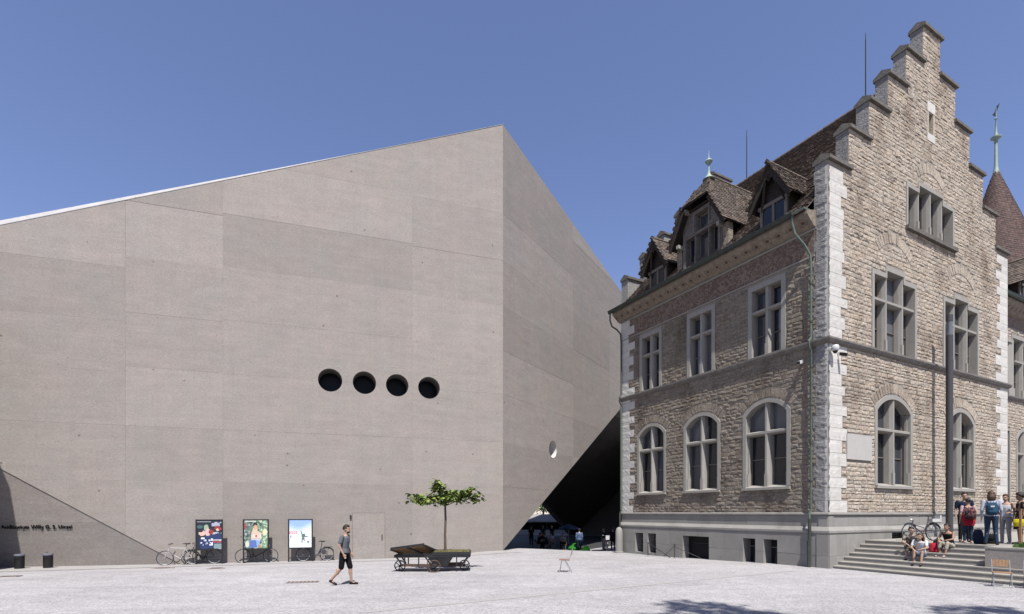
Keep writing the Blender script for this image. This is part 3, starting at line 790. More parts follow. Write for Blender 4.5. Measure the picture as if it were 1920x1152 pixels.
def cross_window(side, lights, z0, margin=0.18, zt=None, midtop=None, mats='sandstone', depth=-0.34, sill=None, cat=None, reg=True, F=None, bars=True):
    """lights: (u0, u1, ztop); one stone frame with rectangular lights between mullions and a transom"""
    F = F or FRM[side]
    u0, u1 = lights[0][0], lights[-1][1]
    outer = [(u0 - margin, z0), (u1 + margin, z0)]
    prev = None
    tops = []
    for i, (a, b, zt_) in reversed(list(enumerate(lights))):
        ra = b + margin if i == len(lights) - 1 else (lights[i][1] + lights[i + 1][0]) / 2 + (0.1 if zt_ > lights[i + 1][2] + .05 else (-0.1 if zt_ < lights[i + 1][2] - .05 else 0))
        la = a - margin if i == 0 else (lights[i - 1][1] + lights[i][0]) / 2 + (-0.1 if zt_ > lights[i - 1][2] + .05 else (0.1 if zt_ < lights[i - 1][2] - .05 else 0))
        outer += [(ra, zt_ + margin * 1.15), (la, zt_ + margin * 1.15)]
    outer2 = []
    for p in outer:
        if not outer2 or (abs(p[0] - outer2[-1][0]) + abs(p[1] - outer2[-1][1])) > 1e-4: outer2.append(p)
    if reg: OPEN[side].append(outer2)
    inner = [(u0, z0 + 0.02), (u1, z0 + 0.02)]
    for i, (a, b, zt_) in reversed(list(enumerate(lights))):
        ra = b if i == len(lights) - 1 else (lights[i][1] + lights[i + 1][0]) / 2
        la = a if i == 0 else (lights[i - 1][1] + lights[i][0]) / 2
        inner += [(ra, zt_), (la, zt_)]
    inner2 = []
    for p in inner:
        if not inner2 or (abs(p[0] - inner2[-1][0]) + abs(p[1] - inner2[-1][1])) > 1e-4: inner2.append(p)
    mb = MB(); mb.plate(outer2, [inner2], F, depth, 0.04)
    w = mb.build('window', mats, OB)
    for i in range(len(lights) - 1):
        a, b = lights[i][1], lights[i + 1][0]; c = (a + b) / 2; h = (b - a) / 2
        zt_ = max(lights[i][2], lights[i + 1][2])
        mb = MB()
        mb.add([F(c + s_ * ww, z, oo) for z in (z0 + .02, zt_ - .003) for s_, ww, oo in ((-1, h * 1.25, depth + .02), (-1, h * 1.1, -.15), (-1, h * .55, -0.01), (1, h * .55, -0.01), (1, h * 1.1, -.15), (1, h * 1.25, depth + .02))],
               [(5, 4, 3, 2, 1, 0), (6, 7, 8, 9, 10, 11)] + [(k, (k + 1) % 6, 6 + (k + 1) % 6, 6 + k) for k in range(6)])
        mb.fbox(F, c - h * .8, c + h * .8, z0 + .02, z0 + .5, -.25, 0.008)
        mb.build('mullion', mats, w)
    for i, (a, b, zt_) in enumerate(lights):
        if zt:
            mb = MB(); mb.add([F(u, zt + dz, oo) for u in (a - .03, b + .03) for dz, oo in ((-.09, depth + .02), (-.09, -.15), (-.05, -0.005), (.05, -0.005), (.09, -.15), (.09, depth + .02))],
                   [(5, 4, 3, 2, 1, 0), (6, 7, 8, 9, 10, 11)] + [(k, (k + 1) % 6, 6 + (k + 1) % 6, 6 + k) for k in range(6)])
            mb.build('transom', mats, w)
        mb = MB(); mb.fbox(F, a - .02, b + .02, z0, zt_ + .02, depth - .02, depth); mb.build('pane', PG.choice(GLS), w)
        if zt and PG.random() < .6:
            mb = MB(); wd_ = (b - a) * PG.uniform(.3, .6); mb.fbox(F, a + .05, a + .05 + wd_, z0 + .05, z0 + (zt - z0) * PG.choice((.46, .95, .95)), depth + .002, depth + .006); mb.build('blind', 'blind', w)
        mb = MB(); q = 0.055
        segs = [(z0, zt), (zt, zt_)] if zt else [(z0, zt_)]
        for za, zb in segs:
            for x0, x1, y0, y1 in ((a, a + q, za, zb), (b - q, b, za, zb), (a, b, za, za + q * 1.5), (a, b, zb - q * 1.7, zb)): mb.fbox(F, x0, x1, y0, y1, depth, depth + .05)
        if zt and bars: mb.fbox(F, a, b, z0 + (zt - z0) * .47, z0 + (zt - z0) * .47 + .035, depth, depth + .05)
        mb.build('casement', 'casement', w)
    if sill:
        mb = MB(); mb.prism([(u0 - margin - .08, z0 - sill), (u1 + margin + .08, z0 - sill), (u1 + margin + .08, z0 - .003), (u0 - margin - .08, z0 - .003)], F, -0.2, 0.17); mb.build('sill', 'coping', w)
    return w

# gable facade
arched_window('R', 4.755, 1.32, 3.30, 6.45, 0.55, 5.65)
arched_window('R', 10.82, 1.22, 3.30, 6.45, 0.55, 5.67)
cross_window('R', [(3.20, 4.09, 12.08), (4.25, 5.41, 12.40), (5.57, 6.44, 12.08)], 8.97, 0.17, zt=11.1)
cross_window('R', [(9.18, 10.07, 12.08), (10.23, 11.39, 12.40), (11.55, 12.46, 12.08)], 8.97, 0.17, zt=11.1)
cross_window('R', [(5.87, 6.76, 16.47), (6.90, 7.82, 16.80), (7.96, 8.86, 16.80), (9.02, 9.92, 16.47)], 14.72, 0.14, sill=0.17)
# eaves facade
for uc, hw in ((9.64, 0.95), (6.16, 0.97), (2.65, 0.97)):
    arched_window('L', uc, hw, 3.26, 6.40, 0.50, 5.62, grow=0.17)
for a, b in ((8.83, 10.56), (5.32, 7.07), (1.72, 3.52)):
    c = (a + b) / 2
    cross_window('L', [(a + .2, c - .1, 11.92), (c + .1, b - .2, 11.92)], 8.97, 0.2, zt=10.95)
# wing beyond the gable
arched_window('W', 21.65, 1.0, 3.30, 6.45, 0.55, 5.65)
cross_window('W', [(18.5, 19.45, 12.08), (20.45, 21.4, 12.40), (21.6, 22.5, 12.08)], 8.97, 0.17, zt=11.1)
cross_window('W', [(19.22, 19.52, 6.9)], 2.3, 0.13)
SLIT = [(7.70, 19.46), (8.08, 19.46), (8.08, 20.45), (7.70, 20.45)]
SLITB = [(7.55, 19.12), (8.25, 19.12), (8.25, 20.90), (7.55, 20.90)]
OPEN['R'].append(SLITB)
mb = MB(); mb.fbox(FR, 7.55, 8.25, 20.452, 20.90, -.3, .03); mb.fbox(FR, 7.55, 8.25, 19.12, 19.458, -.3, .03); sw = mb.build('slit_window', 'quoin', OB)
for a_, b_ in ((7.55, 7.698), (8.082, 8.25)):
    mb = MB(); mb.fbox(FR, a_, b_, 19.46, 20.45, -.3, .02); mb.build('jamb', 'rubble', sw)
mb = MB(); mb.fbox(FR, 7.6, 8.2, 19.3, 20.6, -0.28, -0.26); mb.build('pane', 'dark_int', sw)

# backing walls (mortar shows between the stones)
def backing(outer, holes, F, o0=-0.45, o1=-0.003):
    mb = MB(); mb.plate(outer, holes, F, o0, o1); return mb.build('wall', 'mortar', OB)
backing([(u, max(z, 2.1)) for u, z in GABLE], OPEN['R'], FR, -0.46)
wall_l = backing([(0.02, 2.1), (DEP, 2.1), (DEP, 13.40), (0.02, 13.40)], OPEN['L'], FL)
backing([(WID, 0.9), (26, 0.9), (26, 14.2), (WID, 14.2)], OPEN['W'], FW)
mb = MB(); mb.fbox(lambda u, z, o: (WID + o, u, z), 0.46, DEP, 0, 14, -0.4, -0.02); mb.build('wall', 'mortar', OB)
mb = MB(); mb.box(0.5, WID - 0.45, DEP - 0.1, DEP + 0.0, 0.2, 14); mb.build('wall', 'mortar', OB)
mb = MB(); mb.box(WID + 0.01, 26, 1.7, 9, 0.2, 14); mb.build('wall', 'dark_int', OB)

# ---- stones
PRS = []
def ivs(poly, z):
    xs_ = []
    for i in range(len(poly)):
        (x0, z0), (x1, z1) = poly[i], poly[(i + 1) % len(poly)]
        if (z0 > z) != (z1 > z): xs_.append(x0 + (x1 - x0) * (z - z0) / (z1 - z0))
    xs_.sort(); return [(xs_[i], xs_[i + 1]) for i in range(0, len(xs_) - 1, 2)]
def subtract(iv, a, b):
    out = []
    for x0, x1 in iv:
        if b <= x0 or a >= x1: out.append((x0, x1)); continue
        if a > x0: out.append((x0, a))
        if b < x1: out.append((b, x1))
    return out
STONES = []
def stone_geo(F, u0, u1, z0, z1, rr, pro=(0.006, 0.026), inset=0.011):
    p = rr.uniform(*pro); j = lambda s_: rr.uniform(-s_, s_)
    vs = [F(u0, z0, -.02), F(u1, z0, -.02), F(u1, z1, -.02), F(u0, z1, -.02)]
    ins = inset
    vs += [F(u0 + ins + j(.008), z0 + ins + j(.008), p + j(.012)), F(u1 - ins + j(.008), z0 + ins + j(.008), p + j(.012)),
           F(u1 - ins + j(.008), z1 - ins + j(.008), p + j(.012)), F(u0 + ins + j(.008), z1 - ins + j(.008), p + j(.012))]
    cu_, cz_ = (u0 + u1) / 2 + j(.05), (z0 + z1) / 2 + j(.03)
    vs.append(F(cu_, cz_, p + rr.uniform(0.0, .03)))
    return vs, [(0, 1, 5, 4), (1, 2, 6, 5), (2, 3, 7, 6), (3, 0, 4, 7), (4, 5, 8), (5, 6, 8), (6, 7, 8), (7, 4, 8)]
def masonry(F, outer, holes, z0, z1, rr, hr=(0.11, 0.21), lr=(0.18, 0.60), tone=1.0, joint=.0035, wpos=None, zhr=None):
    z = z0
    while z < z1 - 0.08:
        h = rr.uniform(*hr)
        if z + h > z1 - 0.08: h = z1 - z
        iv = None
        for zz in (z + .01, z + h / 2, z + h - .01):
            cur = ivs(outer, zz)
            for hh in holes:
                for a, b in ivs(hh, zz): cur = subtract(cur, a - .008, b + .008)
            if iv is None: iv = cur
            else:
                new = []
                for a, b in iv:
                    for c, d in cur:
                        if min(b, d) - max(a, c) > 0.02: new.append((max(a, c), min(b, d)))
                iv = new
        for a, b in iv:
            u = a
            while u < b - 0.03:
                l = rr.uniform(*lr)
                if h > 0.25: l *= 1.2
                if u + l > b - 0.16: l = b - u
                parts = [(z, z + h)]
                if h > 0.22 and rr.random() < 0.22: m_ = z + h * rr.uniform(.4, .6); parts = [(z, m_), (m_, z + h)]
                for za, zb in parts:
                    tv = tone * (rr.gauss(1.0, 0.045) if rr.random() > .07 else rr.uniform(.78, .9))
                    wm = rr.uniform(-.03, .03)
                    vs, fs = stone_geo(F, u + joint, u + l - joint, za + joint, zb - joint, rr)
                    STONES.append((vs, fs, (tv * (1 + wm), tv, tv * (1 - wm)), (zb - za) * l))
                u += l
        z += h

# voussoirs over the windows are laid proud, so keep their fan free of coursed stones
def fan(side, uc, zc, r0, r1, a0, a1, n, rr):
    F = FRM[side]
    pts = [(uc + r1 * math.sin(a0 + (a1 - a0) * i / 16), zc + r1 * math.cos(a0 + (a1 - a0) * i / 16)) for i in range(17)]
    pts += [(uc + r0 * math.sin(a1 + (a0 - a1) * i / 16), zc + r0 * math.cos(a1 + (a0 - a1) * i / 16)) for i in range(17)]
    for i in range(n):
        w0, w1 = a0 + (a1 - a0) * i / n, a0 + (a1 - a0) * (i + 1) / n
        g = 0.006 / r1
        p = rr.uniform(.008, .026)
        q = [(r0 + .006, w0 + g), (r0 + .006, w1 - g), (r1 - .006, w1 - g), (r1 - .006, w0 + g)]
        cm = ((r0 + r1) / 2, (w0 + w1) / 2)
        vs = [F(uc + r * math.sin(w), zc + r * math.cos(w), -.02) for r, w in q]
        vs += [F(uc + (r + (cm[0] - r) * .08) * math.sin(w + (cm[1] - w) * .14), zc + (r + (cm[0] - r) * .08) * math.cos(w + (cm[1] - w) * .14), p + rr.uniform(-.008, .008)) for r, w in q]
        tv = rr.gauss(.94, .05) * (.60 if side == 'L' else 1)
        STONES.append((vs, [(0, 1, 5, 4), (1, 2, 6, 5), (2, 3, 7, 6), (3, 0, 4, 7), (4, 5, 6, 7)], (tv, tv, tv), (r1 - r0) * r1 * abs(w1 - w0)))
    OPEN[side].append(pts)
rr = random.Random(11)
HOLE_ONLY = {k: list(v) for k, v in OPEN.items()}
fan('R', 4.82, 12.05, 1.62, 2.10, -0.82, 0.82, 15, rr)
fan('R', 10.81, 12.05, 1.62, 2.10, -0.82, 0.82, 15, rr)
fan('R', 7.88, 16.05, 1.55, 2.02, -0.75, 0.75, 14, rr)
for uc in (4.755, 10.82): fan('R', uc, 5.18, 2.06, 2.50, -0.80, 0.80, 17, rr)
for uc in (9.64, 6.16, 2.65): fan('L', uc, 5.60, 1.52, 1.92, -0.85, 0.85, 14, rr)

# quoin blocks: each its own stone wrapping the corner
QUOIN_R, QUOIN_L, QUOIN_RE, QUOIN_LE = [], [], [], []
def quoins(kind):
    z = 2.16; i = 0
    zt_ = 15.6 if kind == 'near' else (13.38 if kind == 'farL' else 15.6)
    rq = random.Random({'near': 5, 'right': 6, 'farL': 8}[kind])
    while z < zt_ - .1:
        h = rq.uniform(.36, .52)
        if z + h > zt_ - .15: h = zt_ - z
        if z < 8.72 < z + h + .12: h = 8.72 - z
        if z >= 8.71 and z < 8.9: z = 8.96
        lo = (i % 2 == 0)
        mb = MB(); g = .006; tv = rq.uniform(.93, 1.06)
        def rock(F, u0, u1, o=0.035, mi=0, rough=.012, n=3):
            """face subdivided so that it reads as dressed or rock-faced stone"""
            nx = max(2, int((u1 - u0) / .14)); nz_ = n; b0 = len(mb.v); vs = []
            for b in range(nz_ + 1):
                for a in range(nx + 1):
                    edge = a in (0, nx) or b in (0, nz_)
                    vs.append(F(u0 + (u1 - u0) * a / nx, z + g + (h - 2 * g) * b / nz_, o * .55 if edge else o + rq.uniform(-rough, rough)))
            fs = [(b * (nx + 1) + a, b * (nx + 1) + a + 1, (b + 1) * (nx + 1) + a + 1, (b + 1) * (nx + 1) + a) for b in range(nz_) for a in range(nx)]
            mb.add(vs, fs, (tv, tv, tv), mi)
        if kind == 'near':
            w = rq.uniform(1.18, 1.3) if lo else rq.uniform(.84, 1.0); wl = rq.uniform(.44, .5) if lo else rq.uniform(.5, .58)
            if rq.random() < .35: w *= rq.uniform(.8, .95)
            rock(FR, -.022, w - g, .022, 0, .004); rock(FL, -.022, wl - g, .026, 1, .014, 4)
            mb.box(-.019, w - g, -.018, .1, z + g, z + h - g, (tv, tv, tv), 0); mb.box(-.018, .1, -.018, wl - g, z + g, z + h - g, (tv,) * 3, 1)
            QUOIN_R.append((z, z + h, 0, w)); QUOIN_L.append((z, z + h, 0, wl))
            # split tall leading blocks with a joint
            mb.build('quoin_stone', ['quoin', 'quoin_rough'], OB)
        elif kind == 'right':
            w = rq.uniform(1.2, 1.5) if lo else rq.uniform(.7, .95)
            rock(FR, WID - w + g, WID + .022, .022, 0, .004)
            mb.box(WID - w + g, WID + .019, -.018, .45, z + g, z + h - g, (tv,) * 3, 0)
            QUOIN_RE.append((z, z + h, WID - w, WID)); mb.build('quoin_stone', 'quoin', OB)
        else:
            w = rq.uniform(1.0, 1.2) if lo else rq.uniform(.62, .8)
            rock(FL, DEP - w + g, DEP + .022, .022, 0, .008)
            mb.box(-.018, .3, DEP - w + g, DEP + .019, z + g, z + h - g, (tv,) * 3, 0)
            QUOIN_LE.append((z, z + h, DEP - w, DEP)); mb.build('quoin_stone', 'quoin', OB)
        z += h; i += 1
quoins('near'); quoins('right'); quoins('farL')
def qpoly(Q): return [[(a, z0), (b, z0), (b, z1), (a, z1)] for z0, z1, a, b in Q]
PLAQ = [(1.21, 4.28), (2.97, 4.28), (2.97, 5.30), (1.21, 5.30)]
rr = random.Random(21)
HR = OPEN['R'] + qpoly(QUOIN_R) + qpoly(QUOIN_RE) + [PLAQ]
masonry(FR, GABLE, HR, 2.16, 8.73, rr)
masonry(FR, GABLE, HR, 8.95, 24.15, rr)
HL = OPEN['L'] + qpoly(QUOIN_L) + qpoly(QUOIN_LE)
LW = [(0.0, 2.1), (DEP, 2.1), (DEP, 12.28), (0.0, 12.28)]
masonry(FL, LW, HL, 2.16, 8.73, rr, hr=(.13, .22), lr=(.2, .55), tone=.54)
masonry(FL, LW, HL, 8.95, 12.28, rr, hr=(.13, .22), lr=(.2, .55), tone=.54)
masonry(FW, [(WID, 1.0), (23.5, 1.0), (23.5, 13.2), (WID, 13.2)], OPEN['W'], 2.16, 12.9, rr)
# the largest in the picture become parts of their own, the rest one mesh
def px_size(vs):
    c = Vector((0, 0, 0))
    for v in vs[4:8]: c += Vector(v) / 4
    w = PC + A * c.x + LD * c.y
    face = 1.0 if abs(c.y) < 0.2 else 0.75
    return w.y, face
ranked = sorted(range(len(STONES)), key=lambda i: -STONES[i][3] * px_size(STONES[i][0])[1] / px_size(STONES[i][0])[0] ** 2)
single = set(ranked[:300]); rest = MB()
for i, (vs, fs, tn, ar) in enumerate(STONES):
    if i in single:
        mb = MB(); mb.add(vs, fs, tn); mb.build('stone', 'rubble', OB, recalc=False)
    else: rest.add(vs, fs, tn)
rest.build('stonework', 'rubble', OB, kind='stuff', recalc=False)
print('stones', len(STONES))
# ---- copings of the stepped gables
def coping(yc, th, u0, u1, z, name='coping_stone'):
    mb = MB(); w = th / 2 + .07
    prof = [(-w, -.03), (w, -.03), (w, .10), (.0, .30), (-w, .10)]
    k = 5
    vs = [(u0, yc + a, z + b) for a, b in prof] + [(u1, yc + a, z + b) for a, b in prof]
    mb.add(vs, [tuple(range(k))[::-1], tuple(range(k, 2 * k))] + [(i, (i + 1) % k, k + (i + 1) % k, k + i) for i in range(k)])
    mb.build(name, 'coping', OB)
def gable_copings(yc, th):
    for k in range(6):
        hw = 0.775 + STEPW * k
        if k == 5: hw = CEN
        z = 24.15 - STEPH * k
        if k == 0: coping(yc, th, CEN - hw - .06, CEN + hw + .14, z)
        else:
            coping(yc, th, CEN - hw - .06, CEN - hw + STEPW + .10 - .006, z)
            coping(yc, th, CEN + hw - STEPW - .10 + .006, CEN + hw + .13, z)
gable_copings(0.22, 0.56)
gable_copings(DEP - 0.3, 0.56)
mb = MB(); mb.plate([(u, max(z, 10)) for u, z in GABLE], [], lambda u, z, o: (u, DEP - o, z), 0.0, 0.56); mb.build('far_gable', 'quoin_rough', OB)
# returns of the near gable steps (the narrow side faces)
mb = MB()
for k in range(6):
    hw = 0.775 + STEPW * k if k < 5 else CEN
    zt_ = 24.15 - STEPH * k; zb = zt_ - STEPH if k < 5 else 13.4
    z = zb
    rq = random.Random(40 + k)
    while z < zt_ - .05:
        h = min(rq.uniform(.3, .5), zt_ - z); tv = rq.uniform(.85, 1.1)
        if zt_ - z - h < .12: h = zt_ - z
        mb.box(CEN - hw - .015, CEN - hw + .2, .012, .50, z + .005, z + h - .005, (tv,) * 3)
        mb.box(CEN + hw - .2, CEN + hw + .015, .012, .50, z + .005, z + h - .005, (tv,) * 3)
        z += h
mb.build('gable_returns', 'quoin_rough', OB, kind='stuff')

# ---- plinth: dressed blocks with joints, ledge, moulding
BASE = [((10.82, -0.35), (10.17, 1.01)), ((9.8, -0.35), (9.17, 1.01)), ((7.26, -0.5), (5.6, 0.98)), ((3.71, -0.2), (3.08, 1.01)), ((2.68, -0.2), (2.03, 1.01))]
def plinth(F, u0, u1, holes, rq, zlow=-0.7, ext0=0.0, ext1=0.0):
    """two lower courses set forward, a sloped ledge, one upper band, a top moulding"""
    for zc0, zc1, o in ((zlow, 0.48, .12), (0.48, 1.30, .12), (1.60, 2.03, .0)):
        u = u0 - (o + .03) * ext0
        end = u1 + (o + .03) * ext1
        while u < end - .01:
            l = rq.uniform(1.1, 1.9)
            if u + l > end - .6: l = end - u
            a, b = u + .003, u + l - .003
            hs_ = [h for h in holes if h[0] < b and h[1] > a and h[2] < zc1 and h[3] > zc0]
            pcs = [(a, b)]
            cut = []
            for h in hs_: pcs = subtract(pcs, h[0], h[1]); cut.append(h)
            for pa, pb in pcs:
                if pb - pa < .02: continue
                mb = MB(); tv = rq.uniform(.94, 1.05)
                mb.fbox(F, pa, pb, zc0 + .003, zc1 - .003, -.35, o + rq.uniform(-.002, .003), (tv,) * 3)
                mb.build('plinth_block', 'plinth', OB)
            for h in cut:
                if h[3] < zc1 - .03:
                    mb = MB(); tv = rq.uniform(.94, 1.05); mb.fbox(F, max(h[0], a), min(h[1], b), h[3], zc1 - .003, -.35, o, (tv,) * 3); mb.build('plinth_block', 'plinth', OB)
            u += l
    mb = MB()
    pts = [(1.303, .12), (1.36, .15), (1.44, .15), (1.60, .03), (1.60, -.3), (1.303, -.3)]
    e0, e1 = .151 * ext0, .151 * ext1
    k = len(pts)
    vs = [F(u0 - ((oo if oo > 0 else 0) + .0) * ext0, z, oo) for z, oo in pts] + [F(u1 + (oo if oo > 0 else 0) * ext1, z, oo) for z, oo in pts]
    mb.add(vs, [tuple(range(k))[::-1], tuple(range(k, 2 * k))] + [(i, (i + 1) % k, k + (i + 1) % k, k + i) for i in range(k)])
    pts = [(2.033, .0), (2.07, .06), (2.12, .06), (2.158, .02), (2.158, -.3), (2.033, -.3)]
    vs = [F(u0 - max(oo, 0) * ext0, z, oo) for z, oo in pts] + [F(u1 + max(oo, 0) * ext1, z, oo) for z, oo in pts]
    mb.add(vs, [tuple(range(k))[::-1], tuple(range(k, 2 * k))] + [(i, (i + 1) % k, k + (i + 1) % k, k + i) for i in range(k)])
    mb.build('plinth_moulding', 'plinth', OB)
rq = random.Random(31)
holesL = [(b[0], a[0], a[1], b[1]) for a, b in BASE]
plinth(FL, 0.0, DEP, holesL, rq, ext0=1)
plinth(FR, 0.0, WID, [(4.36, 5.42, 1.06, 1.62)], rq, ext0=1)
plinth(FW, WID, 26, [], rq)
# basement windows
for i, (a, b) in enumerate(BASE):
    u0, u1, z0, z1 = b[0], a[0], a[1], b[1]
    zg = -0.06 if i != 2 else -0.3
    mb = MB()
    mb.fbox(FL, u0 - .1, u1 + .1, zg - .35, z1 + .1, -.42, -.36)
    w = mb.build('basement_window', 'glass' if i != 2 else 'dark_int', OB)
    mb = MB(); q = .05
    for x0, x1, y0, y1 in ((u0, u0 + q, zg, z1), (u1 - q, u1, zg, z1), (u0, u1, z1 - q, z1), (u0, u1, z1 - .38, z1 - .34)): mb.fbox(FL, x0, x1, y0, y1, -.355, -.31)
    mb.build('casement', 'casement' if i != 2 else 'iron', w)
    if i != 2:
        mb = MB(); mb.fbox(FL, u0, u1, -.7, zg, -.36, .10); mb.build('sill', 'plinth', w)
# barrier of the goods hatch: two posts and slanting rails
hatch = thing('steel_barrier', 'thin folded steel barrier of posts and slanting rails before the basement hatch', 'barrier', old(-0.2, -7.3) + Vector((0, 0, ground(*old(-0.2, -7.3).xy))), RZ_OLD)
mb = MB(); mb.tube([(-.45, 0, 0), (-.45, 0, .75)], .016); mb.build('post', 'iron', hatch)
mb = MB(); mb.tube([(-.45, 1.9, 0), (-.45, 1.9, .7)], .02); mb.build('post', 'iron', hatch)
mb = MB(); mb.tube([(-.45, 1.9, .7), (-.45, 0.3, .02)], .018); mb.build('rail', 'iron', hatch)
mb = MB(); mb.tube([(-.45, 0.75, .05), (-.25, .1, .7)], .014); mb.build('rail', 'lamp_metal', hatch)
mb = MB(); mb.tube([(-.45, 0, .6), (-.25, -1.5, .12)], .014); mb.build('rail', 'lamp_metal', hatch)
# grille on the gable side
mb = MB(); mb.fbox(FR, 4.30, 5.46, 1.0, 1.66, -.33, -.27); g_ = mb.build('basement_grille', 'dark_int', OB)
mb = MB()
for i in range(9): mb.fbox(FR, 4.40 + .12 * i, 4.425 + .12 * i, 1.06, 1.62, -.05, -.025)
for i in range(5): mb.fbox(FR, 4.36, 5.42, 1.10 + .12 * i, 1.125 + .12 * i, -.045, -.03)
mb.build('bars', 'iron', g_)
# plaque
mb = MB(); mb.fbox(FR, 1.21, 2.97, 4.28, 5.30, -.05, .055); mb.build('wall_plaque', 'plaque', OB, label='pale blank stone tablet')

# ---- string course
def string(F, u0, u1, e0, e1):
    pts = [(8.70, .02), (8.76, .12), (8.86, .17), (8.93, .17), (8.965, .03), (8.965, -.3), (8.70, -.3)]
    mb = MB(); k = len(pts)
    vs = [F(u0 - max(oo, 0) * e0, z, oo) for z, oo in pts] + [F(u1 + max(oo, 0) * e1, z, oo) for z, oo in pts]
    mb.add(vs, [tuple(range(k))[::-1], tuple(range(k, 2 * k))] + [(i, (i + 1) % k, k + (i + 1) % k, k + i) for i in range(k)])
    mb.build('string_course', 'string', OB)
string(FR, 0, WID, 1, 1); string(FL, 0, DEP, 1, 0); string(FW, WID + .18, 26, 0, 0)
mb = MB(); mb.fbox(FL, .5, DEP, 12.285, 12.34, -.2, .05); mb.fbox(FL, .5, DEP, 13.33, 13.40, -.2, .05); mb.build('frieze_moulding', 'sandstone', OB)
mb = MB(); mb.fbox(FL, .5, DEP, 12.34, 13.33, -.2, .012); mb.build('painted_frieze', 'frieze', OB)
mb = MB(); mb.fbox(FW, WID, 26, 13.0, 13.6, -.2, .02); mb.build('painted_frieze', 'frieze', OB)

# ---- eaves: painted soffit, gutter, roof
def soffit(F, u0, u1, zw, ze, o):
    mb = MB()
    vs = [F(u0, zw, .0), F(u1, zw, .0), F(u1, zw + .06, .16), F(u0, zw + .06, .16), F(u1, ze, o), F(u0, ze, o), F(u0, ze + .12, o), F(u1, ze + .12, o), F(u0, ze + .3, -.1), F(u1, ze + .3, -.1)]
    mb.add(vs, [(0, 1, 2, 3), (3, 2, 4, 5), (5, 4, 7, 6), (6, 7, 9, 8), (0, 3, 5, 6, 8), (1, 9, 7, 4, 2)])
    ob = mb.build('painted_soffit', 'soffit', OB, recalc=True)
    me = ob.data; at = me.attributes.new('uvp', 'FLOAT_VECTOR', 'POINT')
    vals = []
    for u, w in ((u0, -.2), (u1, -.2), (u1, .12), (u0, .12), (u1, 1.0), (u0, 1.0), (u0, 1.2), (u1, 1.2), (u0, 1.2), (u1, 1.2)): vals += [u, w, 0]
    at.data.foreach_set('vector', vals)
soffit(FL, .46, 12.3, 13.41, 13.82, .58)
soffit(FW, WID + .1, 26, 13.61, 14.1, .55)
def gutter(F, u0, u1, z, o):
    mb = MB(); n = 7
    vs = []
    for u in (u0, u1):
        for i in range(n): w = math.pi + math.pi * i / (n - 1); vs.append(F(u, z + .13 * math.sin(w), o + .11 * math.cos(w)))
        vs += [F(u, z + .035, o + .13), F(u, z + .035, o - .11)]
    k = n + 2
    mb.add(vs, [tuple(range(k))[::-1], tuple(range(k, 2 * k))] + [(i, (i + 1) % k, k + (i + 1) % k, k + i) for i in range(k)])
    return mb.build('gutter', 'copper_dark', OB)
gutter(FL, .95, 12.46, 14.02, .69); gutter(FW, WID + .2, 26, 14.3, .66)
mb = MB(); mb.fbox(FL, .5, .95, 13.98, 14.05, .1, .70); mb.build('gutter_end', 'copper', OB)
RZ = lambda x: 14.0 + (x + 0.65) * 1.035
mb = MB()
sl = lambda x, dz: RZ(x) - dz
mb.add([(-.62, .5, sl(-.62, .1)), (-.62, DEP - .2, sl(-.62, .1)), (CEN, DEP - .2, sl(CEN, .1)), (CEN, .5, sl(CEN, .1)), (WID + .3, .5, sl(-.3, .1)), (WID + .3, DEP - .2, sl(-.3, .1))], [(0, 3, 2, 1), (3, 4, 5, 2)])
mb.build('roof', 'tile', OB, recalc=False)
TR = random.Random(77)
def tiles(mb, o, au, av, nu, nv, w, h, ok=None, lift=.035, tone=(.7, 1.3)):
    """o: lower corner, au: unit along the eave, av: unit up the slope; rows overlap like plain tiles"""
    o, au, av = Vector(o), Vector(au), Vector(av); nn = au.cross(av).normalized()
    if nn.z < 0: nn = -nn
    for j in range(nv):
        off = (j % 2) * w / 2
        for i in range(-1, nu):
            u = i * w + off
            c = o + au * (u + w / 2) + av * (j * h + h / 2)
            if ok and not ok(c): continue
            jj = TR.uniform(-.012, .012); li = lift + TR.uniform(-.008, .012); tv = TR.uniform(*tone); wm = TR.uniform(-.06, .06)
            a = o + au * (u + .004) + av * (j * h + jj); b = a + au * (w - .008)
            vs = [a + nn * li, b + nn * li, b + av * h * 1.15 + nn * .004, a + av * h * 1.15 + nn * .004, a - nn * .002, b - nn * .002]
            mb.add(vs, [(0, 1, 2, 3), (4, 5, 1, 0)], (tv * (1 + wm), tv, tv * (1 - wm)))
up = Vector((1, 0, 1.035)).normalized(); LEN = math.hypot(CEN + .68, RZ(CEN) - RZ(-.68))
# dormers need gaps in the tiling
DORM = [(9.0, .72), (6.15, 1.25), (2.2, .72)]
def roof_ok(c):
    if not (.52 < c.y < DEP - .6): return False
    for uc, hw in DORM:
        if abs(c.y - uc) < hw and c.x < (1.9 if hw > 1 else 1.0): return False
    return True
mb = MB(); tiles(mb, (-.72, .5, RZ(-.72) - .02), (0, 1, 0), up, int(11.3 / .17) + 1, int(LEN / .14) + 1, .17, .14, roof_ok)
mb.build('roof_tiles', 'tile', OB, kind='stuff', recalc=False)
mb = MB()
for i in range(36):
    y0 = .55 + i * .31
    if y0 > DEP - .7: break
    tv = TR.uniform(.8, 1.2)
    mb.tube([(CEN, y0, RZ(CEN) - .02), (CEN, y0 + .34, RZ(CEN) + .01)], .13, 8, (tv,) * 3)
mb.build('ridge_tiles', 'tile', OB, kind='stuff')

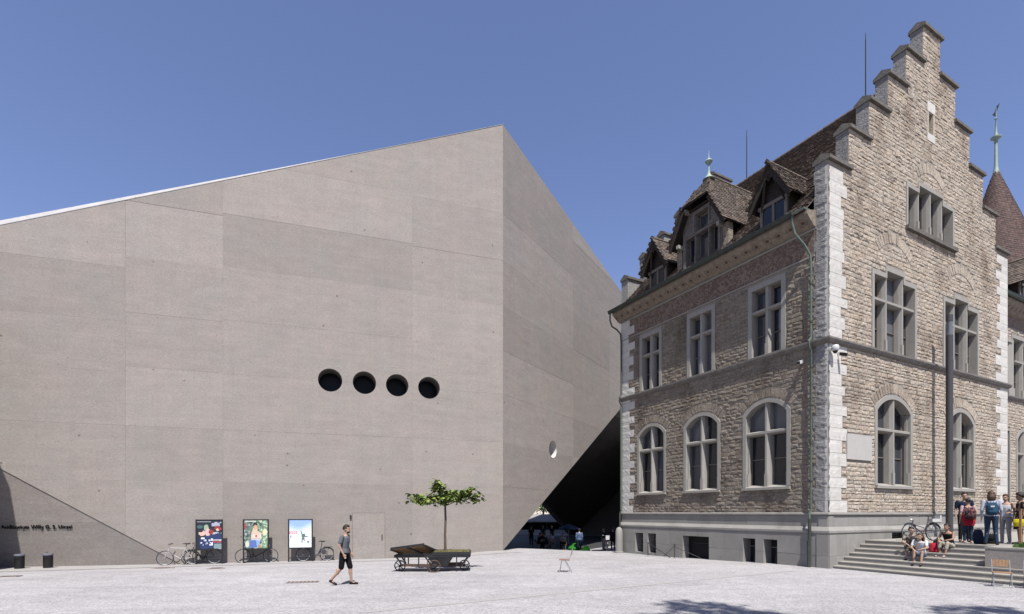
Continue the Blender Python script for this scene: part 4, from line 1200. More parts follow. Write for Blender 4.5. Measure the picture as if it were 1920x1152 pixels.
# ---- dormers
def rows(mb, p, q, upv, length, ok, w=.17, h=.15, tone=(.7, 1.3)):
    p, q = Vector(p), Vector(q); L_ = (q - p).length
    tiles(mb, p, (q - p).normalized(), Vector(upv).normalized(), int(L_ / w) + 1, int(length / h) + 1, w, h, ok, .03, tone)
def gable_dormer(uc, hw, ze, za, xf, xv, big=False, F=None, side='L'):
    """roof ridge runs into the main roof; verge at x = xv, face at x = xf"""
    P = F or (lambda x, u, z: (x, u, z))
    sl_ = (za - ze) / hw
    xr = lambda z: (z - 14.0) / 1.035 - .65
    xe, xa = xr(ze) + .15, xr(za) + .25
    mb = MB(); t = .09
    for s_ in (-1, 1):
        if big:
            hh = .78; zh = za - hh * sl_
            poly = [(xv, uc + s_ * hw, ze), (xv, uc + s_ * hh, zh), (xv + .95, uc, za), (xa, uc, za), (xe, uc + s_ * hw, ze)]
        else: poly = [(xv, uc + s_ * hw, ze), (xv, uc, za), (xa, uc, za), (xe, uc + s_ * hw, ze)]
        k = len(poly)
        vs = [P(*p) for p in poly] + [P(p[0], p[1], p[2] - t) for p in poly]
        mb.add(vs, [tuple(range(k)), tuple(range(k, 2 * k))[::-1]] + [(i, (i + 1) % k, k + (i + 1) % k, k + i) for i in range(k)])
    if big:
        zh = za - .78 * sl_
        tri = [(xv - .02, uc - .78, zh), (xv - .02, uc + .78, zh), (xv + .95, uc, za)]
        vs = [P(*p) for p in tri] + [P(p[0], p[1], p[2] - t) for p in tri]
        mb.add(vs, [(0, 1, 2), (5, 4, 3), (0, 3, 4, 1), (1, 4, 5, 2), (2, 5, 3, 0)])
    dm = mb.build('dormer', 'timber', OB)
    mb = MB(); SL = math.hypot(hw, za - ze)
    for s_ in (-1, 1):
        p0 = Vector((xv - .03, uc + s_ * (hw + .04), ze - .04 * sl_ + .012)); p1 = Vector((xa, p0.y, p0.z))
        def ok(c, s_=s_):
            f = (c.z - ze) / (za - ze)
            if c.x > xe + (xa - xe) * f + .1 or f > 1.02: return False
            if big and f > 1 - .78 / hw and c.x < xv + .95 * (f - (1 - .78 / hw)) / (.78 / hw): return False
            return True
        rows(mb, p0, p1, (0, -s_ * hw, za - ze), SL + .02, ok, tone=(.55, 1.35))
    if big:
        zh = za - .78 * sl_
        upv = Vector((.97, 0, za - zh)); 
        def ok2(c):
            f = (c.z - zh) / (za - zh); return 0 <= f <= 1 and abs(c.y - uc) < .80 * (1 - f) + .05
        rows(mb, (xv - .05, uc - .82, zh - .02), (xv - .05, uc + .82, zh - .02), upv, upv.length, ok2, tone=(.55, 1.2))
    if F: mb.v = [F(*v) for v in mb.v]
    mb.build('roof_tiles', 'old_tile', dm, kind='stuff', recalc=False)
    mb = MB(); x = xv + (.95 if big else 0)
    while x < xa - .1:
        tv = TR.uniform(.9, 1.5); mb.tube([P(x, uc, za + .0), P(x + .32, uc, za + .02)], .075, 6, (tv,) * 3); x += .3
    mb.build('ridge_tiles', 'old_tile', dm, kind='stuff')
    # barge boards
    for s_ in (-1, 1):
        mb = MB()
        top = (xv + .01, uc + s_ * .78, za - .78 * sl_ - .22) if big else (xv + .01, uc, za - .22)
        mb.bar(P(xv + .01, uc + s_ * (hw - .02), ze - .22), P(*top), .2, .06, up=(1, 0, 0) if not F else (0, 1, 0))
        mb.build('barge_board', 'timber', dm)
    if not big:
        mb = MB()
        mb.bar(P(xv + .02, uc, za - .1), P(xv + .02, uc, za - .75), .09, .09)
        zt_ = za - .62
        mb.bar(P(xv + .02, uc - (za - zt_) / sl_, zt_), P(xv + .02, uc + (za - zt_) / sl_, zt_), .09, .1)
        for s_ in (-1, 1):
            mb.bar(P(xv + .02, uc + s_ * .2, zt_), P(xf - .02, uc + s_ * .56, ze - .25), .09, .1)
        mb.build('verge_truss', 'timber', dm)
    return dm, P
def small_dormer(uc, F=None, xf=-.08):
    dm, P = gable_dormer(uc, .95, 15.30, 16.85, xf, -.45, F=F)
    mb = MB()
    mb.add([P(xf, uc - .66, 14.0), P(xf, uc + .66, 14.0), P(xf, uc + .66, 15.62), P(xf, uc, 16.6), P(xf, uc - .66, 15.62),
            P(1.9, uc - .66, 14.0), P(1.9, uc + .66, 14.0), P(1.9, uc + .66, 15.62), P(1.9, uc, 16.6), P(1.9, uc - .66, 15.62)],
           [(0, 1, 2, 3, 4), (9, 8, 7, 6, 5), (0, 5, 6, 1), (1, 6, 7, 2), (4, 3, 8, 9), (0, 4, 9, 5), (3, 2, 7, 8)])
    mb.build('cheek_wall', 'timber', dm)
    mb = MB()
    for u0, u1 in ((uc - .62, uc - .5), (uc + .5, uc + .62), (uc - .05, uc + .05)): mb.add([P(x, u, z) for z in (14.1, 15.3) for u in (u0, u1) for x in (xf - .08, xf)], [(0, 2, 3, 1), (4, 5, 7, 6), (0, 1, 5, 4), (2, 6, 7, 3), (0, 4, 6, 2), (1, 3, 7, 5)])
    mb.add([P(x, u, z) for z in (15.2, 15.34) for u in (uc - .7, uc + .7) for x in (xf - .1, xf)], [(0, 2, 3, 1), (4, 5, 7, 6), (0, 1, 5, 4), (2, 6, 7, 3), (0, 4, 6, 2), (1, 3, 7, 5)])
    mb.build('dormer_frame', 'casement', dm)
    for s_ in (-1, 1):
        mb = MB(); mb.add([P(x, u, z) for z in (14.2, 15.2) for u in (uc + s_ * .05, uc + s_ * .5) for x in (xf - .04, xf - .01)], [(0, 2, 3, 1), (4, 5, 7, 6), (0, 1, 5, 4), (2, 6, 7, 3), (0, 4, 6, 2), (1, 3, 7, 5)])
        mb.build('pane', 'glass', dm)
    return dm
small_dormer(9.0); small_dormer(2.2)
# big half-hipped dormer with stone window
dm, _ = gable_dormer(6.15, 1.70, 15.75, 18.85, 0.0, -.45, big=True)
OPEN['D'] = []; FRM['D'] = FL
uc = 6.15
lights = [(uc - 1.0, uc - .47, 16.08), (uc - .37, uc + .37, 16.98), (uc + .47, uc + 1.0, 16.08)]
wd = cross_window('D', lights, 14.45, .14, zt=None, mats='string')
wd.parent = dm
mb = MB()
mb.fbox(FL, uc - 1.03, uc + 1.03, 15.98, 16.12, -.3, 0.0); mb.build('transom', 'string', dm)
mb = MB(); gp = [(uc - 1.22, 14.0), (uc + 1.22, 14.0), (uc + 1.22, 16.45), (uc + .78, 17.3), (uc - .78, 17.3), (uc - 1.22, 16.45)]
mb.plate(gp, OPEN['D'], FL, -.3, -.01); mb.build('dormer_wall', 'string', dm)
mb = MB()
for s_ in (-1, 1): mb.fbox(lambda x, z, o: (x, uc + s_ * (1.22 - .2) + s_ * o, z), 0.02, 2.6, 13.9, 15.9, 0, .18)
mb.fbox(FL, uc - .7, uc + .7, 17.2, 17.3, -.3, .1)
mb.build('cheek_wall', 'timber', dm)
mb = MB()
for i in range(8):
    tv = TR.uniform(.45, .65)
    for s_ in (-1, 1): mb.fbox(FL, uc + s_ * 1.42 - .16, uc + s_ * 1.42 + .16, 14.05 + .21 * i, 14.05 + .21 * i + .2, -.3, TR.uniform(.0, .03), (tv,) * 3)
mb.build('dormer_stones', 'rubble', dm, kind='stuff')
# corbel heads under the verge
for s_ in (-1, 1):
    for bu, bz in ((1.25, 15.6), (.8, 17.16)):
        mb = MB(); mb.box(-.35, .1, uc + s_ * bu - .08, uc + s_ * bu + .08, bz, bz + .17); mb.build('bracket', 'sandstone', dm)
# copper finial on the big dormer
mb = MB(); fx, fz = .5, 18.82
mb.lathe([(.30, -.16), (.14, .0), (.07, .15), (.042, .35), (.04, .55), (.07, .58), (.05, .61), (.15, .69), (.18, .75), (.15, .81), (.05, .87), (.025, .95), (.01, 1.3)], (fx, uc, fz), 14)
mb.build('finial', 'verdigris', dm, smooth=True)

# wing roof and dormer on the far right
mb = MB(); WR = lambda y: 14.35 + (y + .0) * 1.0
mb.add([(WID + .1, .4, 14.35), (27, .4, 14.35), (27, 7, 20.9), (WID + .1, 7, 20.9)], [(0, 1, 2, 3)]); mb.build('roof', 'tile', OB, recalc=False)
mb = MB(); tiles(mb, (WID + .15, .38, 14.36), (1, 0, 0), Vector((0, 1, .99)).normalized(), 50, 40, .19, .17); mb.build('roof_tiles', 'old_tile', OB, kind='stuff', recalc=False)
small_dormer(0.0, F=lambda x, u, z: (21.0 + u, 1.05 + x, z + .35))

# ---- downpipes
dp = MB()
dp.tube([(-.69, .98, 13.92), (-.69, .98, 13.6), (-.62, .92, 13.2), (-.34, .72, 12.75), (-.16, .6, 12.35), (-.13, .58, 11.9), (-.13, .58, 9.05)], .045, 8)
dp.tube([(-.13, .58, 9.05), (-.26, .58, 8.92), (-.26, .58, 8.72), (-.13, .58, 8.55), (-.13, .58, 2.3), (-.13, .58, 2.25), (-.22, .58, 2.1), (-.22, .58, 1.75)], .045, 8)
dw = dp.build('downpipe', 'copper', OB, smooth=True)
mb = MB(); mb.tube([(-.22, .58, 1.9), (-.22, .58, 1.0)], .062); mb.tube([(-.26, .58, 1.05), (-.26, .58, -.2)], .075); mb.build('lower_pipe', 'copper_dark', dw, smooth=True)
mb = MB()
for z in (3.4, 4.9, 6.4, 7.9, 9.7, 11.2): mb.lathe([(.062, -.03), (.062, .03)], (-.13, .58, z), 10); mb.box(-.13, .0, .57, .59, z - .012, z + .012)
mb.build('pipe_bracket', 'copper_dark', dw)
dp = MB()
dp.tube([(-.69, 12.36, 13.92), (-.69, 12.36, 13.5), (-.6, 12.3, 13.15), (-.36, 12.14, 12.95), (-.16, 12.05, 12.7), (-.13, 12.03, 12.2), (-.13, 12.03, 9.1), (-.26, 12.03, 8.95), (-.26, 12.03, 8.7), (-.13, 12.03, 8.5), (-.13, 12.03, 2.3), (-.22, 12.03, 2.1), (-.22, 12.03, -.3)], .045, 8)
dw = dp.build('downpipe', 'copper_dark', OB, smooth=True)
mb = MB(); mb.tube([(-.13, 12.03, 8.4), (-.13, 12.03, 2.3)], .056, 8); mb.build('lower_pipe', 'copper', dw, smooth=True)
# lightning rods
for x, y, z0, z1 in ((8.0, 2.83, 22.7, 26.5), (8.0, 9.77, 22.7, 26.1)):
    mb = MB(); mb.tube([(x, y, z0), (x, y, z1 - .4), (x, y, z1)], [.035, .028, .012], 6); mb.build('lightning_rod', 'iron', OB)

# ---- security cameras on the corner
def cctv(label, F, u, z, o, kind):
    p = Vector(F(u, z, o)); w = PC + A * p.x + LD * p.y; w.z = p.z
    t_ = thing('security_camera', label, 'camera', w, RZ_OLD, 'security cameras at the building corner')
    if kind == 'dome':
        mb = MB(); mb.lathe([(.10, .16), (.13, .12), (.13, -.02), (.10, -.06)][::-1], (0, 0, 0), 14); mb.box(-.03, .03, -.0, o, .0, .1); mb.build('housing', 'white_metal', t_, smooth=True)
        mb = MB(); mb.ell((0, 0, -.07), (.085, .085, .09), 12, 8); mb.build('dome', 'black_plastic', t_, smooth=True)
    else:
        mb = MB(); mb.bar((0, 0, 0), (0 if kind == 'R' else -.22, -.22 if kind == 'R' else 0, -.08), .12, .12); mb.build('housing', 'black_plastic' if kind == 'R' else 'white_metal', t_)
        mb = MB(); mb.bar((0 if kind == 'R' else -.20, -.20 if kind == 'R' else 0, -.073), (0 if kind == 'R' else -.24, -.24 if kind == 'R' else 0, -.087), .10, .10); mb.build('lens', 'black_plastic', t_)
        mb = MB(); mb.bar((0, 0, .05), (0 if kind == 'R' else o, o if kind == 'R' else 0, .05), .05, .05); mb.build('bracket', 'white_metal', t_)
cctv('white dome security camera at the corner of the stone building under the ledge', FR, .12, 8.42, .22, 'dome')
cctv('black bullet camera on the sunlit gable wall next to the white dome', FR, .62, 8.34, .12, 'R')
cctv('white bullet camera on the shaded eaves wall left of the green downpipe', FL, .95, 8.22, .12, 'L')

# ---- round tower behind
TW = thing('round_tower', 'dark conical tiled tower roof with copper finial behind the stepped gable', 'tower', (42.1, 45.0, 0))
mb = MB(); mb.lathe([(3.2, 0), (3.2, 21.8)], n=32); mb.build('wall', 'mortar', TW)
mb = MB(); mb.lathe([(3.55, 21.5), (3.4, 21.9), (.12, 31.9)], n=32); cone = mb.build('roof', 'cone_tile', TW)
mb = MB(); nrow = 58
for j in range(nrow):
    f0, f1 = j / nrow, (j + 1) / nrow
    r0, r1 = 3.5 + (.14 - 3.5) * f0, 3.5 + (.14 - 3.5) * f1; z0, z1 = 21.6 + 10.3 * f0, 21.6 + 10.3 * f1
    n = max(6, int(2 * math.pi * r0 / .2))
    for i in range(n):
        w0, w1 = 2 * math.pi * (i + (j % 2) * .5) / n, 2 * math.pi * (i + .96 + (j % 2) * .5) / n
        if math.sin((w0 + w1) / 2) > .35: continue
        li = .035 + TR.uniform(-.006, .012); tv = TR.uniform(.7, 1.3)
        vs = [((r0 + li) * math.cos(w0), (r0 + li) * math.sin(w0), z0), ((r0 + li) * math.cos(w1), (r0 + li) * math.sin(w1), z0), ((r1 + .01) * math.cos(w1), (r1 + .01) * math.sin(w1), z1 + .02), ((r1 + .01) * math.cos(w0), (r1 + .01) * math.sin(w0), z1 + .02),
              (r0 * math.cos(w0), r0 * math.sin(w0), z0), (r0 * math.cos(w1), r0 * math.sin(w1), z0)]
        mb.add(vs, [(0, 1, 2, 3), (4, 5, 1, 0)], (tv, tv * .97, tv * .95))
mb.build('roof_tiles', 'cone_tile', TW, kind='stuff', recalc=False)
mb = MB(); mb.lathe([(.42, 31.0), (.22, 31.7), (.13, 32.3), (.10, 34.3), (.16, 34.35), (.10, 34.5), (.36, 34.7), (.38, 34.8), (.14, 34.95), (.08, 35.3), (.05, 36.3), (.12, 36.4), (.03, 36.5), (.02, 37.4)], n=14)
fin = mb.build('finial', 'verdigris', TW, smooth=True)
mb = MB(); mb.add([(0, 0, 36.6), (-.3, 0, 36.75), (-.1, 0, 37.0), (.05, 0, 37.5), (.35, 0, 37.8), (.12, 0, 37.2), (.02, 0, 36.9)] + [(0, .03, 36.6), (-.3, .03, 36.75), (-.1, .03, 37.0), (.05, .03, 37.5), (.35, .03, 37.8), (.12, .03, 37.2), (.02, .03, 36.9)],
                  [(0, 1, 2, 6), (2, 3, 5, 6), (3, 4, 5), (13, 9, 8, 7), (13, 12, 10, 9), (12, 11, 10)])
mb.build('weather_vane', 'iron', fin, recalc=False)
# ------------------------------------------------------------------ steps, landing, planter, lamp
ST = thing('stone_steps', 'broad worn stone steps rising to the landing along the gable wall', 'steps', PC, RZ_OLD)
rq = random.Random(9)
for i in range(7):
    x0 = .10 + .372 * i; top = .11 + .156 * i
    y = -.125
    lens = [2.6 + rq.uniform(-.5, .5) for _ in range(4)]
    for l in lens:
        mb = MB(); tv = rq.uniform(.95, 1.05); x1 = x0 + .372 + .03
        ya, yb = y - l + .003, y - .003
        z0 = -.4 if i == 0 else top - .20
        mb.add([(x0 + .012, ya, z0), (x1, ya, z0), (x1, yb, z0), (x0 + .012, yb, z0),
                (x0 + .012, ya, top - .05), (x0, ya, top - .045), (x0, ya, top - .012), (x0 + .014, ya, top), (x1, ya, top),
                (x0 + .012, yb, top - .05), (x0, yb, top - .045), (x0, yb, top - .012), (x0 + .014, yb, top), (x1, yb, top)],
               [(0, 3, 2, 1), (0, 4, 9, 3), (4, 5, 10, 9), (5, 6, 11, 10), (6, 7, 12, 11), (7, 8, 13, 12), (8, 1, 2, 13), (0, 1, 8, 7, 6, 5, 4), (3, 9, 10, 11, 12, 13, 2)], (tv,) * 3)
        mb.build('step', 'step', ST); y -= l
mb = MB()
LZ = .11 + .156 * 6
for i in range(9):
    for j in range(7):
        x0, y0 = 2.745 + 1.6 * i, -1.33 - 1.2 * (j - 0); tv = rq.uniform(.94, 1.06)
        mb = MB(); mb.box(x0 + .003, x0 + 1.597, y0 + .003, y0 + 1.2, .6, LZ + rq.uniform(-.002, .002), (tv,) * 3)
        if j == 0 and x0 < WID: pass
        mb.build('landing_slab', 'step', ST)
for i in range(8):
    mb = MB(); mb.box(WID + .003 + 1.3 * i, WID + 1.297 + 1.3 * i, -.127, 1.0, .6, LZ - .002); mb.build('landing_slab', 'step', ST)
# planter with grass
PL = thing('concrete_planter', 'low square concrete planter filled with short grass beside the steps', 'planter', PC, RZ_OLD)
PX0, PY0 = .88, -4.45
mb = MB(); mb.box(PX0, 6.5, -9.2, PY0, -.2, 1.0); mb.build('planter_wall', 'concrete', PL)
mb = MB(); mb.box(PX0 - .012, 6.5, -9.2, PY0 + .012, 1.002, 1.06); mb.build('rim', 'step', PL)
mb = MB(); gp = [(1.28, -5.0), (1.9, -4.78), (2.8, -4.7), (4.2, -4.68), (6.2, -4.7), (6.2, -9), (1.3, -9), (1.15, -6.4)]
mb.prism(gp, lambda u, z, o: (u, z, o), 1.0, 1.075); gs = mb.build('soil', 'soil', PL)
mb = MB(); rg = random.Random(2)
while len(mb.f) < 9000:
    x, y = rg.uniform(1.1, 6.2), rg.uniform(-9, -4.65)
    if not in_poly(x, y, gp): continue
    w = rg.uniform(0, math.pi); h = rg.uniform(.05, .13); dx, dy = .012 * math.cos(w), .012 * math.sin(w); tv = rg.uniform(.7, 1.4)
    mb.add([(x - dx, y - dy, 1.07), (x + dx, y + dy, 1.07), (x + rg.uniform(-.05, .05), y + rg.uniform(-.05, .05), 1.07 + h)], [(0, 1, 2)], (tv, tv, tv * .8))
mb.build('grass', 'grass', PL, kind='stuff', recalc=False)
sk = MB(); sk.box(-.028, .028, -.028, .028, 0, 1.22); sk.box(-.034, .034, -.034, .034, 1.22, 1.25)
so = sk.build('wooden_stake', 'wood', label='slim tan wooden stake standing at the back of the grass planter', cat='stake'); so.location = (17.25, 17.55, 1.03); so.rotation_euler = (0, 0, .4)

LP = thing('street_lamp', 'tall dark grey cylindrical lamp post standing on the landing by the gable', 'lamp', (19.49, 23.05, LZ))
mb = MB(); mb.lathe([(.19, 0), (.19, .03), (.135, .05), (.13, 8.95)], n=24); mb.build('post', 'lamp_metal', LP, smooth=True)
mb = MB(); mb.lathe([(.115, 8.95), (.115, 9.62), (.12, 9.64)], n=24); mb.build('lamp_head', 'lamp_glass', LP, smooth=True)
mb = MB(); mb.lathe([(.131, 9.62), (.131, 9.90)], n=24); mb.lathe([(.131, 8.93), (.131, 9.0)], n=24); mb.build('lamp_cap', 'lamp_metal', LP, smooth=True)

# ------------------------------------------------------------------ small street things
def on_ground(x, y, dz=0.0): return Vector((x, y, ground(x, y) + dz))
def bin_(t, d, label):
    p = PE - MX * t - MY * d
    b = thing('litter_bin', label, 'bin', on_ground(p.x, p.y), .3, 'litter bins along the recess')
    mb = MB(); mb.lathe([(.17, 0.02), (.175, .50), (.175, .56)], n=20); mb.build('body', 'black_plastic', b, smooth=True)
    mb = MB(); mb.lathe([(.15, 0), (.15, .025)], n=16); mb.build('base', 'iron', b)
    mb = MB(); mb.lathe([(.182, .56), (.185, .60), (.165, .635), (.05, .645)], n=20); mb.build('lid', 'lamp_glass', b, smooth=True)
    mb = MB()
    for k in range(9): w = -2.2 + .14 * k; mb.box(.172 * math.cos(w) - .012, .172 * math.cos(w) + .012, .178 * math.sin(w) - .012, .178 * math.sin(w) + .012, .44, .50)
    mb.build('slot', 'dark_int', b)
bin_(20.82, .10, 'dark cylindrical litter bin standing right of the wall lettering in full sun')
bin_(21.82, .10, 'dark cylindrical litter bin below the wall lettering near the shaded wall end')
bin_(22.72, .16, 'dark litter bin cut off by the left edge in the shadow')
def drain(x, y, r, label, sq=False):
    b = thing('drain_cover', label, 'drain cover', on_ground(x, y, .016), 0.2, 'drain covers in the paving')
    mb = MB()
    if sq: mb.box(-r, r, -.16, .16, -.01, .004)
    else: mb.lathe([(r, -.01), (r, .004)], n=24)
    mb.build('lid', 'drain_iron', b)
    mb = MB(); 
    if sq:
        for k in range(8): mb.box(-r + .03 + k * r * .25, -r + .09 + k * r * .25, -.12, .12, .0045, .007)
    else:
        for k in range(5): mb.box(-r * .6, r * .6, -r * .55 + k * r * .27, -r * .55 + k * r * .27 + .04, .0045, .007)
    mb.build('ribs', 'rusty', b)
drain(-14.5, 21.5, .42, 'round drain cover in front of the white bicycle')
drain(-11.7, 20.45, .33, 'round drain cover in front of the left poster stand')
drain(-6.45, 15.95, .46, 'long slotted drain cover left of the walking man', True)
drain(-17.0, 17.5, .30, 'drain cover near the left edge of the square', True)

# ---- poster stands with flat print
def paint_poster(kind, nx=44, ny=54):
    g = [[(0.5, 0.5, 0.5)] * nx for _ in range(ny)]
    rp = random.Random(kind * 17)
    def rect(x0, y0, x1, y1, c):
        for j in range(int(y0 * ny), int(y1 * ny)):
            for i in range(int(x0 * nx), int(x1 * nx)):
                if 0 <= i < nx and 0 <= j < ny: g[j][i] = c
    def ell(x, y, a, b, c, f=1.0):
        for j in range(ny):
            for i in range(nx):
                u, v = (i + .5) / nx - x, (j + .5) / ny - y
                if u * u / a / a + v * v / b / b < 1: g[j][i] = tuple(g[j][i][k] * (1 - f) + c[k] * f for k in range(3))
    def poly(P, c):
        for j in range(ny):
            for i in range(nx):
                if in_poly((i + .5) / nx, (j + .5) / ny, P): g[j][i] = c
    if kind == 1:
        rect(0, 0, 1, 1, (.012, .018, .03))
        for k in range(26):
            y = rp.uniform(.05, .98); x = rp.uniform(.6, .9); c = rp.choice([(.4, .42, .42), (.35, .04, .05), (.03, .08, .12), (.25, .3, .3), (.02, .02, .03)])
            rect(x, y, min(1, x + rp.uniform(.1, .35)), y + rp.uniform(.02, .06), c)
        rect(.04, .04, .58, .065, (.4, .4, .42)); rect(.60, .10, .92, .22, (.35, .36, .45))
        ell(.14, .22, .12, .06, (.05, .12, .12)); ell(.38, .26, .09, .12, (.30, .36, .25)); ell(.22, .44, .13, .10, (.62, .42, .33)); ell(.16, .36, .10, .05, (.02, .015, .02))
        ell(.44, .42, .10, .14, (.6, .40, .40)); ell(.57, .40, .10, .08, (.25, .04, .03)); ell(.82, .26, .09, .08, (.30, .03, .03)); ell(.82, .33, .06, .05, (.6, .42, .33))
        poly([(.15, .6), (.95, .42), (1, .62), (.6, .95), (.2, 1), (.1, .8)], (.02, .035, .11)); rect(.62, .68, .98, .72, (.5, .5, .5)); rect(.62, .74, .98, .78, (.35, .05, .06)); rect(.70, .82, .98, .99, (.2, .27, .28))
        for x0, y0, x1, y1 in [(lambda a, b, c, d: (a, b, a + c, b + d))(rp.uniform(.16, .6), rp.choice((.60, .64, .68, .76, .8, .84)), rp.uniform(.03, .09), rp.uniform(.03, .06)) for _ in range(22)]:
            rect(x0, y0, x1, y1, (.75, .77, .82))
    elif kind == 2:
        rect(0, 0, 1, 1, (.15, .22, .15))
        for k in range(240):
            x, y = rp.random(), rp.random()
            c = rp.choice([(.12, .25, .12), (.22, .35, .20), (.35, .45, .33), (.05, .10, .07), (.5, .55, .42)])
            if x < .4: c = rp.choice([(.03, .05, .06), (.10, .14, .13), (.35, .38, .36), (.06, .09, .09)])
            ell(x, y, rp.uniform(.02, .06), rp.uniform(.015, .05), c)
        rect(.02, .1, .10, .3, (.35, .06, .06)); rect(.08, .02, .5, .06, (.55, .55, .5))
        ell(.47, .15, .09, .07, (.03, .02, .02)); poly([(.42, .2), (.55, .2), (.58, .4), (.75, .46), (.7, .66), (.3, .66), (.33, .42)], (.58, .44, .34)); ell(.48, .25, .08, .08, (.55, .33, .2))
        poly([(.3, .68), (.6, .66), (.62, .99), (.22, .99)], (.09, .15, .38)); poly([(.5, .68), (.68, .7), (.64, .99), (.55, .99)], (.25, .35, .55)); rect(.6, .9, .72, .99, (.35, .2, .1))
        ell(.88, .42, .10, .10, (.6, .6, .4)); ell(.15, .85, .08, .12, (.55, .55, .5))
        for x0 in (.33, .42, .5, .58, .66): rect(x0, .5, x0 + .03, .64, (.75, .75, .75))
        rect(.3, .69, .7, .71, (.75, .76, .8)); ell(.52, .56, .04, .05, (.45, .08, .1))
    else:
        for j in range(ny):
            for i in range(nx):
                v = j / ny; u = i / nx; n = rp.uniform(-.03, .03)
                k = min(1, max(0, (v - .08 - .12 * math.sin(u * 4)) / .35))
                g[j][i] = (.28 + .45 * k + n, .42 + .36 * k + n, .72 + .12 * k + n)
        ell(.2, .75, .35, .10, (.55, .68, .86), .5); ell(.9, .5, .2, .2, (.62, .74, .88), .5)
        for k in range(4): rect(.04 + .09 * k, .42, .11 + .09 * k, .50, (.62, .12, .12)); rect(.06 + .09 * k, .44, .075 + .09 * k, .48, (.8, .7, .72))
        rect(.04, .46, .40, .465, (.75, .6, .62)); rect(.55, .28, .92, .295, (.7, .45, .45)); rect(.62, .31, .9, .32, (.75, .5, .5))
        poly([(.50, .38), (.53, .38), (.58, .5), (.68, .49), (.72, .58), (.66, .64), (.70, .78), (.65, .79), (.61, .68), (.58, .84), (.53, .82), (.56, .64), (.54, .54)], (.10, .17, .13)); rect(.67, .6, .84, .63, (.15, .15, .22)); rect(.66, .66, .70, .8, (.4, .2, .22)); rect(.08, .57, .13, .66, (.12, .13, .14))
    return g
def poster_stand(t0, t1, kind, label):
    tc_ = (t0 + t1) / 2; w = (t0 - t1) / 2
    p = PE - MX * tc_ - MY * .52
    s = thing('poster_stand', label, 'poster stand', on_ground(p.x, p.y), RZ_NEW, 'poster stands along the concrete wall')
    gz = s.location.z
    zb, zt_ = .44 - gz, 1.83 - gz
    for sx in (-1, 1):
        mb = MB(); mb.box(sx * (w - .03) - .03, sx * (w - .03) + .03, -.03, .03, -.02, zt_ + .004); mb.build('post', 'iron', s)
    mb = MB(); mb.box(-w + .03, w - .03, -.025, .025, zb - .05, zb); mb.box(-w + .03, w - .03, -.025, .025, zt_ - .04, zt_)
    mb.box(-w + .03, w - .03, -.01, .02, zb, zt_ - .04); mb.build('frame', 'iron', s)
    mb = MB(); mb.box(-w + .03, w - .03, -.02, .02, .18, .22); mb.build('crossbar', 'iron', s)
    g = paint_poster(kind); ny, nx = len(g), len(g[0])
    mb = MB(); x0, x1, z0, z1 = -w + .035, w - .035, zb + .005, zt_ - .045
    for j in range(ny):
        for i in range(nx):
            xa, xb = x0 + (x1 - x0) * i / nx, x0 + (x1 - x0) * (i + 1) / nx; za, zb_ = z1 - (z1 - z0) * j / ny, z1 - (z1 - z0) * (j + 1) / ny
            mb.add([(xa, -.016, zb_), (xb, -.016, zb_), (xb, -.016, za), (xa, -.016, za)], [(0, 1, 2, 3)], g[j][i])
    mb.build('poster', 'print', s, recalc=False)
poster_stand(15.08, 13.95, 1, 'poster stand with a dark busy poster of faces and white lettering')
poster_stand(13.11, 11.98, 2, 'poster stand with a green poster of a figure in a blue skirt')
poster_stand(11.13, 10.0, 3, 'poster stand with a pale blue and white poster of a skier')

